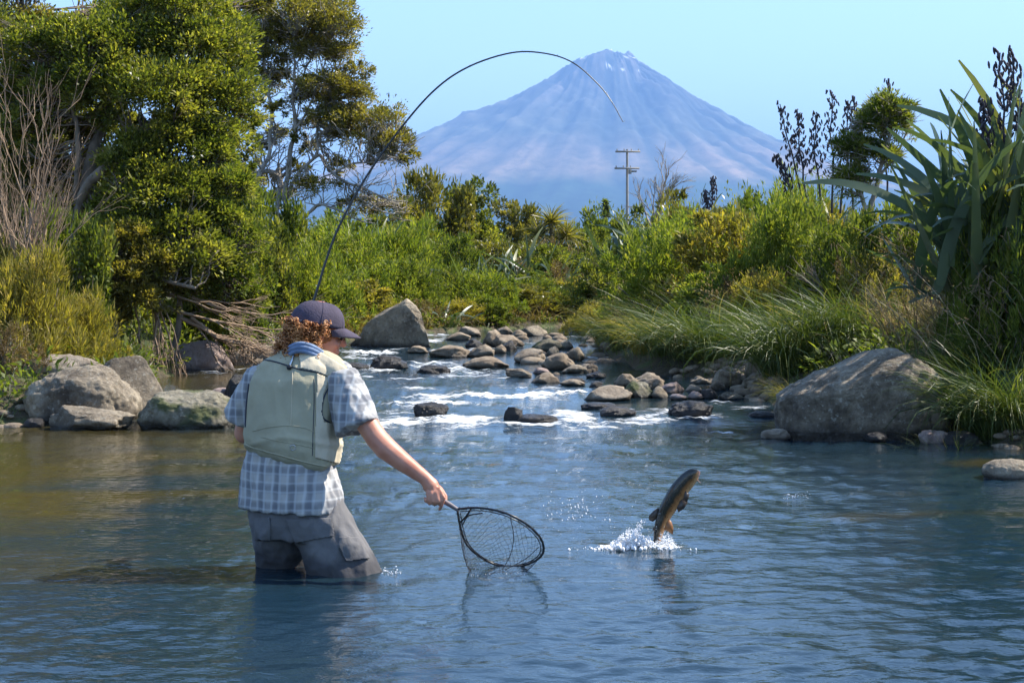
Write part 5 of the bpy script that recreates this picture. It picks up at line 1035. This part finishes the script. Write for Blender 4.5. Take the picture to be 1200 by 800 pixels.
# --- shorts
M['shorts'] = simple('dark_grey_cotton', (.155, .15, .15), .9, spec=.15, scale=6, var=.18, bump=.4, bscale=34)
sh = [loft([(P(345, 628), .165, .13, 0), (P(344, 610), .178, .14, 0), (P(344, 590), .178, .135, 0), (P(343, 572), .165, .12, 0)])]
sh += [cone(P(323, 598, .03), P(333, 684, .16), .100, .096), cone(P(372, 598, -.03), P(419, 688, -.06), .108, .112), cone(P(364, 604, -.03), P(402, 688, -.05), .100, .105)]
nt = M['shorts'].node_tree; b = nt.nodes['Principled BSDF']; ge = nt.nodes.new('ShaderNodeNewGeometry'); sz_ = nt.nodes.new('ShaderNodeSeparateXYZ'); nt.links.new(ge.outputs['Position'], sz_.inputs[0])
nw = nt.nodes.new('ShaderNodeTexNoise'); nw.inputs['Scale'].default_value = 14; nt.links.new(ge.outputs['Position'], nw.inputs['Vector']); ad = nt.nodes.new('ShaderNodeMath'); ad.operation = 'MULTIPLY_ADD'; ad.inputs[1].default_value = .10; nt.links.new(nw.outputs[0], ad.inputs[0]); nt.links.new(sz_.outputs[2], ad.inputs[2])
mr = nt.nodes.new('ShaderNodeMapRange'); mr.inputs[1].default_value = .10; mr.inputs[2].default_value = .15; mr.inputs[3].default_value = 1; mr.inputs[4].default_value = 0; nt.links.new(ad.outputs[0], mr.inputs[0])      # soaked cloth near the water
src = b.inputs['Base Color'].links[0].from_socket; mx = nt.nodes.new('ShaderNodeMix'); mx.data_type = 'RGBA'; mx.blend_type = 'MULTIPLY'; nt.links.new(mr.outputs[0], mx.inputs[0]); nt.links.new(src, mx.inputs[6]); mx.inputs[7].default_value = (.45, .45, .47, 1); nt.links.new(mx.outputs[2], b.inputs['Base Color'])
onto(fuse('shorts', sh, M['shorts'], .007, 4, disp=folds(7, 4.5, .012, 8.)))
so = [o for o in person.children if o.name.startswith('shorts')][0]; me = so.data; VT = BVHTree.FromPolygons([v.co.copy() for v in me.vertices], [tuple(p.vertices) for p in me.polygons])
panel('pocket', [(335, 608), (388, 606), (392, 628), (345, 636)], M['shorts'], .006, so); panel('pocket', [(398, 628), (420, 630), (432, 655), (404, 658), (396, 640)], M['shorts'], .009, so); panel('pocket', [(298, 606), (318, 606), (318, 632), (300, 634)], M['shorts'], .006, so)
# --- hair: tight ginger curls under the cap
rs = np.random.RandomState(6); A = Acc()
m, nt, b, N, L = new_mat('ginger_hair'); a_ = N('Attribute'); a_.attribute_name = 'tint'; r1 = ramp(N, [(0, (.20, .065, .02)), (.5, (.50, .20, .06)), (1, (.80, .46, .20))]); L(a_.outputs['Fac'], r1.inputs[0]); L(r1.outputs[0], b.inputs['Base Color']); b.inputs['Roughness'].default_value = .4; M['hair'] = m
for k in range(900):
    az = rs.uniform(-2.75, 2.75); zz = rs.uniform(-.125, .045)      # around the back and the sides of the head
    y_ = -math.cos(az) ; x_ = math.sin(az)
    if y_ > .10 and zz < -.0: continue
    if y_ > .30: continue
    rr_ = 1.0 + .22 * rs.rand() + (.14 if zz < -.03 else 0)
    c = hp(x_ * .084 * rr_, -.012 + y_ * .105 * rr_ if y_ < 0 else -.012 + y_ * .09, zz); d = HM @ np.array([x_ * .35, y_ * .35 * 1.0, -.8]) + rs.normal(size=3) * .7; d /= np.linalg.norm(d)
    e1 = np.cross(d, [.3, .2, 1]); e1 /= np.linalg.norm(e1); e2 = np.cross(d, e1); t = np.linspace(0, 1, 18); R_c = rs.uniform(.005, .010); turns = rs.uniform(1.5, 3) * 6.28; ln = rs.uniform(.022, .045)
    p = c + d * (t[:, None] * ln) + R_c * (np.cos(t * turns)[:, None] * e1 + np.sin(t * turns)[:, None] * e2)
    A.add(*tube(p, np.linspace(.0030, .0014, 18), 3), np.clip(rs.normal(.5, .25), 0, 1))
onto(obj('hair', A.mesh('hair', M['hair'], True)))
base_h = [ellipsoid(hp(0, -.022, .01), (.086, .104, .075), HM, 24, 14), ellipsoid(hp(0, -.055, -.045), (.075, .062, .055), HM)]
M['hair2'] = simple('ginger_underhair', (.22, .08, .028), .6, scale=60, var=.5, bump=1, bscale=120)
onto(fuse('hair_volume', base_h, M['hair2'], .005, 3, disp=lambda co: .006 * noise(co * 70)))
# --- cap
m = simple('faded_navy_cap', (.072, .060, .085), .85, spec=.2, scale=12, var=.2, bump=.3, bscale=140); M['cap'] = m
nu, nv_ = 36, 12; Vc = []
for i in range(nv_ + 1):
    a = i / nv_ * math.pi / 2
    for j in range(nu):
        t = j / nu * 2 * math.pi; x_ = math.cos(t) * math.cos(a) ** .75; y_ = math.sin(t) * math.cos(a) ** .75; Vc.append(hp(x_ * .095, -.014 + y_ * .116, .034 + math.sin(a) * .098 + .010 * math.sin(a) * (y_ > 0) * y_ - .012 * (1 - math.sin(a)) * (-y_ if y_ < 0 else 0)))
i = np.arange(nv_)[:, None] * nu; j = np.arange(nu)[None]; Q = np.stack([i + j, i + (j + 1) % nu, i + nu + (j + 1) % nu, i + nu + j], -1).reshape(-1, 4)
cap = obj('cap', make_mesh('cap', np.array(Vc), Q, M['cap'], smooth=True)); s = cap.modifiers.new('thickness', 'SOLIDIFY'); s.thickness = .003; onto(cap)
Vb = []
for i in range(13):
    t = -1 + 2 * i / 12
    for j in range(7):
        u_ = j / 6; a = t * 1.15; x0, y0 = math.sin(a) * .093, -.014 + math.cos(a) * .114; ln = .078 * (1 - abs(t) ** 2.6 * .85)
        Vb.append(hp(x0 * (1 - .10 * u_), y0 + ln * u_, .038 - .018 * t * t * (1 + .0 * u_) - .026 * u_ ** 1.3 + .004))
i = np.arange(12)[:, None] * 7; j = np.arange(6)[None]; Q = np.stack([i + j, i + j + 1, i + 7 + j + 1, i + 7 + j], -1).reshape(-1, 4)
br = obj('brim', make_mesh('brim', np.array(Vb), Q, M['cap'], smooth=True), cap); s = br.modifiers.new('thickness', 'SOLIDIFY'); s.thickness = .004
A = Acc(); t = np.linspace(-.9, .9, 16); A.add(*tube(np.array([hp(math.sin(a) * .098, -.014 - math.cos(a) * .119, .034) for a in t]), np.full(16, .009), 6)); obj('back_strap', A.mesh('back_strap', M['piping'], True), cap)
A = Acc(); A.add(*ellipsoid(hp(0, -.01, .134), (.008, .008, .005))[:2]); obj('button', A.mesh('button', M['cap'], True), cap)
for a in (0, 1.05, 2.1):
    A = Acc(); A.add(*tube(np.array([hp(math.cos(a) * .0958 * math.cos(q) ** .75 * (1 if True else 0), -.014 + math.sin(a) * .117 * math.cos(q) ** .75, .035 + math.sin(q) * .0985) for q in np.linspace(.05, 1.5, 12)]), np.full(12, .0009), 4)); obj('panel_seam', A.mesh('panel_seam', M['cap'], True), cap)
# --- sunglasses
A = Acc()
for s in (-1, 1): A.add(*tube([hp(s * .058, .085, .018), hp(s * .080, .04, .016), hp(s * .082, -.01, .010)], [.0035, .003, .003], 5))
A.add(*tube([hp(-.058, .090, .022), hp(0, .104, .022), hp(.058, .090, .022)], [.003, .003, .003], 5)); sg = onto(obj('sunglasses', A.mesh('sunglasses', M['black'], True)))
M['lens'] = simple('dark_lens', (.01, .01, .015), .08)
for s in (-1, 1): v, q, t = ellipsoid(hp(s * .034, .094, .010), (.026, .007, .020), HM); obj('lens', make_mesh('lens', v, [q, t], M['lens'], smooth=True), sg)

# ------------------------------------------------------------------ fly rod, bent
rod = empty('fishing_rod', tuple(RG0), 'slender dark fishing rod bent in a long arc over the river', 'fishing rod'); ro = np.array(RG0)
pts = [(333, 456, .42), (352, 402, .44), (370, 345, .45), (384, 300, .46), (400, 260, .47), (430, 206, .5), (470, 150, .52), (510, 105, .54), (550, 78, .55), (600, 62, .56), (640, 63, .56), (672, 74, .55), (700, 98, .54), (716, 118, .52), (730, 143, .5)]
rp = spline([P(*p) for p in pts], 90) - ro; M['rod'] = simple('dark_graphite', (.012, .014, .016), .3, spec=.6); M['cork'] = simple('cork', (.45, .30, .17), .8, scale=60, var=.3)
A = Acc(); A.add(*tube(rp, np.linspace(.0062, .0012, 90) + .0006, 6)); obj('blank', A.mesh('blank', M['rod'], True), rod)
A = Acc(); A.add(*tube(rp[:7], [.011, .014, .0125, .0125, .013, .012, .009], 10)); obj('grip', A.mesh('grip', M['cork'], True), rod)
A = Acc(); e = rp[0]; v, q = tube([e + [-.01, .01, -.03], e + [-.01, .045, -.03]], [.04, .04], 18); A.add(v, q); A.add(*ellipsoid(e + [-.01, .027, -.03], (.041, .010, .041))[:2]); obj('reel', A.mesh('reel', M['black'], True), rod)
for k in (14, 24, 34, 43, 51, 59, 66, 73, 80, 86, 89):
    A = Acc(); c = rp[k]; d = rp[min(k + 1, 89)] - rp[k - 1]; d /= np.linalg.norm(d); n_ = np.cross(d, [0, 1, 0]); r_ = .004 if k > 40 else .006; t = np.linspace(0, 2 * math.pi, 10)
    A.add(*tube(c + n_ * (r_ + .001) + r_ * (np.cos(t)[:, None] * n_ + np.sin(t)[:, None] * np.array([0, 1., 0])), np.full(10, .0008), 4)); obj('line_guide', A.mesh('line_guide', M['steel'], True), rod)

# ------------------------------------------------------------------ landing net
net = empty('landing_net', tuple(P(526, 590, -.21)), 'black landing net with long handle held low over the water by the angler', 'landing net'); no = np.array(net.location)
M['netf'] = simple('black_net_frame', (.012, .012, .015), .35); M['mesh'] = simple('dark_netting', (.03, .03, .035), .6); M['wood'] = simple('grey_handle', (.16, .13, .13), .5)
A = Acc(); A.add(*tube([P(497, 570, -.19) - no, P(512, 582, -.2) - no, P(528, 591.5, -.212) - no, P(538, 598, -.218) - no], [.0105, .0105, .0095, .0075], 10)); obj('handle', A.mesh('handle', M['wood'], True), net)
Yk = P(536, 596, -.216)
hoop = [(536, 596, -.216), (556, 594.5, -.30), (578, 597, -.36), (600, 604, -.38), (620, 616, -.34), (634, 631, -.24), (637, 645, -.12), (630, 655, -.02), (614, 662, .06), (595, 664, .10), (575, 659, .10), (557, 648, .05), (545, 634, -.04), (539, 615, -.13), (536, 598, -.21)]
hp_ = spline([P(*p) for p in hoop], 90) - no
A = Acc(); A.add(*tube(hp_, np.full(90, .0046), 7)); obj('hoop', A.mesh('hoop', M['netf'], True), net)
A = Acc(); A.add(*tube(spline([P(540, 611, -.15) - no, P(546, 605, -.2) - no, P(552, 596, -.27) - no], 8), np.full(8, .004), 6)); A.add(*tube(spline([P(542, 615, -.14) - no, P(549, 604, -.22) - no, P(565, 601, -.30) - no], 8), np.full(8, .003), 6)); obj('yoke', A.mesh('yoke', M['netf'], True), net)
# netting: rim of the bag follows the hoop, bag sags to the water at the lower left
nr, nc = 26, 76; rim = hp_[np.linspace(0, 89, nc + 1).astype(int)][:-1]; low = P(560, 676, -.06) - no; G_ = np.zeros((nr + 1, nc, 3))
for i in range(nr + 1):
    t = i / nr; g = rim * (1 - t) ** .8 + (low + np.array([.12 * (rim[:, 0] - rim[:, 0].mean()), .25 * (rim[:, 1] - rim[:, 1].mean()), 0 * rim[:, 0]]).T * 1.6) * (1 - (1 - t) ** .8)
    sag = math.sin(min(1, t * 1.1) * math.pi) * .05; g = g - np.array([0, 0, 1]) * sag * (1 - .4 * t) + np.array([0, -.03, 0]) * sag; g[:, 2] = np.maximum(g[:, 2], -.012 - no[2] + .012 * noise(g * 30))
    G_[i] = g + rs.normal(size=g.shape) * .0012
A = Acc()
def strand(a, b_, r=.00062): A.add(*tube(np.array([a, b_]), [r, r], 3))
for i in range(nr):
    for j in range(nc):
        if (i + j) % 2 == 0: strand(G_[i, j], G_[i + 1, (j + 1) % nc]); strand(G_[i, j], G_[i + 1, (j - 1) % nc])
obj('netting', A.mesh('netting', M['mesh']), net)
A = Acc(); t = np.arange(90); off = np.stack([np.cos(t * 1.9), np.sin(t * 1.9) * 0, np.sin(t * 1.9)], 1) * .008; A.add(*tube(hp_ + off, np.full(90, .0013), 4))
inner = hp_ + (hp_.mean(0) - hp_) * .07 + [0, .01, -.004]; A.add(*tube(inner, np.full(90, .0022), 5)); obj('rim_lashing', A.mesh('rim_lashing', M['netf'], True), net)
for p_ in ([(598, 606, -.3), (602, 628, -.15), (598, 650, -.05), (588, 668, 0)], [(632, 640, -.15), (615, 655, -.05), (590, 668, 0)]):
    A = Acc(); A.add(*tube(spline([P(*q) for q in p_], 14) - no, np.full(14, .0016), 4)); obj('net_fold', A.mesh('net_fold', M['mesh'], True), net)

# ------------------------------------------------------------------ leaping trout
YF = 7.62; PF = lambda px, py, dy=0.: at(px, py, YF + dy)
fish = empty('trout', tuple(PF(772, 638)), 'dark backed brown trout leaping upright out of the water', 'fish'); fo = np.array(fish.location)
spn = spline([PF(769, 648, .01), PF(770, 634, .01), PF(773, 618, 0), PF(779, 602, 0), (PF(787, 588, -.01)), PF(796, 574, -.02), PF(805, 563, -.03), PF(812, 556, -.04), PF(818, 551.5, -.05)], 46) - fo
sl = np.linspace(0, 1, 46); hw_ = np.interp(sl, [0, .12, .25, .42, .6, .75, .88, .96, 1], [.013, .016, .024, .036, .041, .038, .031, .020, .007]); T_ = np.gradient(spn, axis=0); T_ /= np.linalg.norm(T_, axis=1)[:, None]
nrm_b = np.cross(T_, [0, 1, 0]); nrm_b /= np.linalg.norm(nrm_b, axis=1)[:, None]      # towards the belly (right and down)
if nrm_b[20][0] < 0: nrm_b = -nrm_b
sd = np.cross(T_, nrm_b); k = 20; th = np.arange(k) * 2 * math.pi / k
v = spn[:, None] + hw_[:, None, None] * (np.cos(th)[None, :, None] * nrm_b[:, None] + .62 * np.sin(th)[None, :, None] * sd[:, None]); bel = np.broadcast_to(np.cos(th)[None], (46, k)).ravel()
v = np.vstack([v.reshape(-1, 3), spn[0], spn[-1] + T_[-1] * .004]); i = np.arange(45)[:, None] * k; j = np.arange(k)[None]; q = np.stack([i + j, i + (j + 1) % k, i + k + (j + 1) % k, i + k + j], -1).reshape(-1, 4); e = 46 * k
tr = np.array([(e, (a + 1) % k, a) for a in range(k)] + [(e + 1, 45 * k + a, 45 * k + (a + 1) % k) for a in range(k)])
m, nt, b, N, L = new_mat('trout_skin'); a_ = N('Attribute'); a_.attribute_name = 'belly'; tc = N('TexCoord'); n1 = N('TexNoise'); n1.inputs['Scale'].default_value = 60; L(tc.outputs['Object'], n1.inputs['Vector'])
ad = N('Math'); ad.operation = 'MULTIPLY_ADD'; ad.inputs[1].default_value = .35; L(n1.outputs[0], ad.inputs[0]); L(a_.outputs['Fac'], ad.inputs[2])
r1 = ramp(N, [(.2, (.012, .014, .012)), (.50, (.035, .028, .014)), (.66, (.30, .13, .04)), (.88, (.70, .38, .16))]); mr = N('MapRange'); mr.inputs[1].default_value = -1; mr.inputs[2].default_value = 1.3; L(ad.outputs[0], mr.inputs[0]); L(mr.outputs[0], r1.inputs[0])
vo = N('TexVoronoi'); vo.inputs['Scale'].default_value = 110; L(tc.outputs['Object'], vo.inputs['Vector']); rs_ = ramp(N, [(.22, (.1, .1, .1)), (.32, (1, 1, 1))]); L(vo.outputs['Distance'], rs_.inputs[0])
mm = N('Mix'); mm.data_type = 'RGBA'; mm.blend_type = 'MULTIPLY'; mm.inputs[0].default_value = .7; L(r1.outputs[0], mm.inputs[6]); L(rs_.outputs[0], mm.inputs[7]); L(mm.outputs[2], b.inputs['Base Color']); b.inputs['Roughness'].default_value = .2; b.inputs['Coat Weight'].default_value = .25
obj('body', make_mesh('body', v, [q, tr], m, smooth=True, attrs={'belly': np.concatenate([bel, [0, 0]])}), fish)
M['fin'] = simple('amber_fin', (.26, .11, .035), .35, scale=40, var=.4); M['fin2'] = simple('dark_fin', (.05, .035, .025), .35, scale=40, var=.4)
def fin(name, outline, dy0, dy1, mat, th_=.002):
    p = np.array([PF(x_, y_, dy0 + (dy1 - dy0) * (i_ / (len(outline) - 1))) - fo for i_, (x_, y_) in enumerate(outline)]); n = len(p); c = p.mean(0); o_ = np.array([0, th_, 0])
    v = np.vstack([p - o_, p + o_, c - o_ * 2, c + o_ * 2]); f3 = [(2 * n, a, (a + 1) % n) for a in range(n)] + [(2 * n + 1, n + (a + 1) % n, n + a) for a in range(n)]; f4 = [(a, n + a, n + (a + 1) % n, (a + 1) % n) for a in range(n)]
    return obj(name, make_mesh(name, v, [np.array(f4), np.array(f3)], mat), fish)
fin('dorsal_fin', [(772, 594), (766, 598), (760.5, 604), (760.5, 609), (765, 611), (771, 606)], 0, 0, M['fin2']); fin('anal_fin', [(783, 607), (787, 611), (789, 618), (788.5, 626), (784, 623), (778, 620)], -.01, -.01, M['fin'])
fin('pelvic_fin', [(797, 586), (804, 582), (806, 588), (802, 595), (795, 600), (793, 595)], -.03, -.04, M['fin2']); fin('pectoral_fin', [(803, 575), (808, 579), (805, 588), (800, 586)], -.05, -.05, M['fin2'])
fin('adipose_fin', [(768, 616), (765, 618), (764.5, 621), (768, 621)], 0, 0, M['fin2']); fin('tail_fin', [(767, 630), (761, 640), (760, 648), (769, 644), (779, 648), (777, 640), (773, 630)], .01, .01, M['fin2'])
c = PF(810.5, 559.5, -.07) - fo; v, q, t = ellipsoid(c, (.004, .004, .004), None, 10, 6); obj('eye', make_mesh('eye', v, [q, t], M['lens'], smooth=True), fish)
A = Acc(); A.add(*tube([PF(819.5, 552, -.05) - fo, PF(819, 556, -.05) - fo, PF(815, 560, -.05) - fo], [.004, .005, .004], 6)); A.add(*tube([PF(817, 562, -.05) - fo, PF(821, 565.5, -.05) - fo], [.0013, .001], 4)); M['lip'] = simple('pale_pink_jaw', (.55, .28, .2), .3); obj('jaw', A.mesh('jaw', M['lip'], True), fish)
# splash
rs = np.random.RandomState(17); A = Acc(); v0, f0 = ico(1); v1, f1 = ico(2)
for k in range(4200):
    u_ = rs.rand()
    if u_ < .52: px, t_ = rs.normal(742, 20), rs.rand() ** 2; py = 645 - t_ * (24 + 18 * noise(np.array([[px * .12, 0, 0]]))[0]) * math.exp(-((px - 742) / 26) ** 2) - rs.rand() * 2; r_ = rs.uniform(.0015, .0095) * (1.25 - t_)
    elif u_ < .74: px, t_ = rs.normal(779, 9), rs.rand() ** 1.6; py = 644 - t_ * 24 * math.exp(-((px - 779) / 13) ** 2); r_ = rs.uniform(.0012, .005) * (1.2 - t_)
    elif u_ < .80: t_ = rs.rand(); px, py, r_ = 738 + 17 * t_ + rs.normal(0, 1.6), 634 - 26 * t_ + rs.normal(0, 2), rs.uniform(.0008, .003)
    elif u_ < .90: px, py, r_ = rs.normal(708, 14), 643 + rs.normal(0, 1.5), rs.uniform(.001, .003)
    elif u_ < .95: px, py, r_ = rs.normal(672, 20), rs.normal(596, 10), rs.uniform(.001, .0042)
    else: px, py, r_ = rs.normal(735, 55), rs.normal(605, 22), rs.uniform(.0006, .0016)
    if (k % 3) and py < 615: continue
    p = PF(px, min(py, 645), rs.normal(0, .05)); A.add(v0 * r_ * [1, 1, rs.uniform(.8, 2.2)] + p, f0)
m, nt, b, N, L = new_mat('white_splash'); b.inputs['Base Color'].default_value = (.93, .93, .93, 1); b.inputs['Roughness'].default_value = .25; b.inputs['Transmission Weight'].default_value = .12; b.inputs['IOR'].default_value = 1.33; M['splash'] = m
kind(obj('splash', A.mesh('splash', m, True)), 'stuff')
A = Acc()
for k in range(420):      # sparkling bubbles round the wader's leg, the net and the wet stones
    c = k % 6
    if c < 3: px, py, Yd, r_ = rs.uniform(385, 470), rs.normal(671, 2.4), 6.93 + rs.normal() * .02, rs.uniform(.001, .004)
    elif c == 3: px, py, Yd, r_ = rs.uniform(545, 615), rs.normal(676, 2), 6.88, rs.uniform(.001, .003)
    elif c == 4: px, py, Yd, r_ = rs.uniform(790, 835), rs.uniform(476, 487), 13.9, rs.uniform(.002, .005)
    else: px, py, Yd, r_ = rs.uniform(918, 950), rs.normal(582, 2.5), 9.3, rs.uniform(.001, .004)
    if c == 4: continue
    A.add(v0 * r_ + at(px, py, Yd), f0)
kind(obj('water_drops', A.mesh('drops', M['splash'], True)), 'stuff')

#print('TRIS', sum(len(o.data.loops) - 2 * len(o.data.polygons) for o in {o.data: o for o in bpy.data.objects if o.type == 'MESH'}.values()))
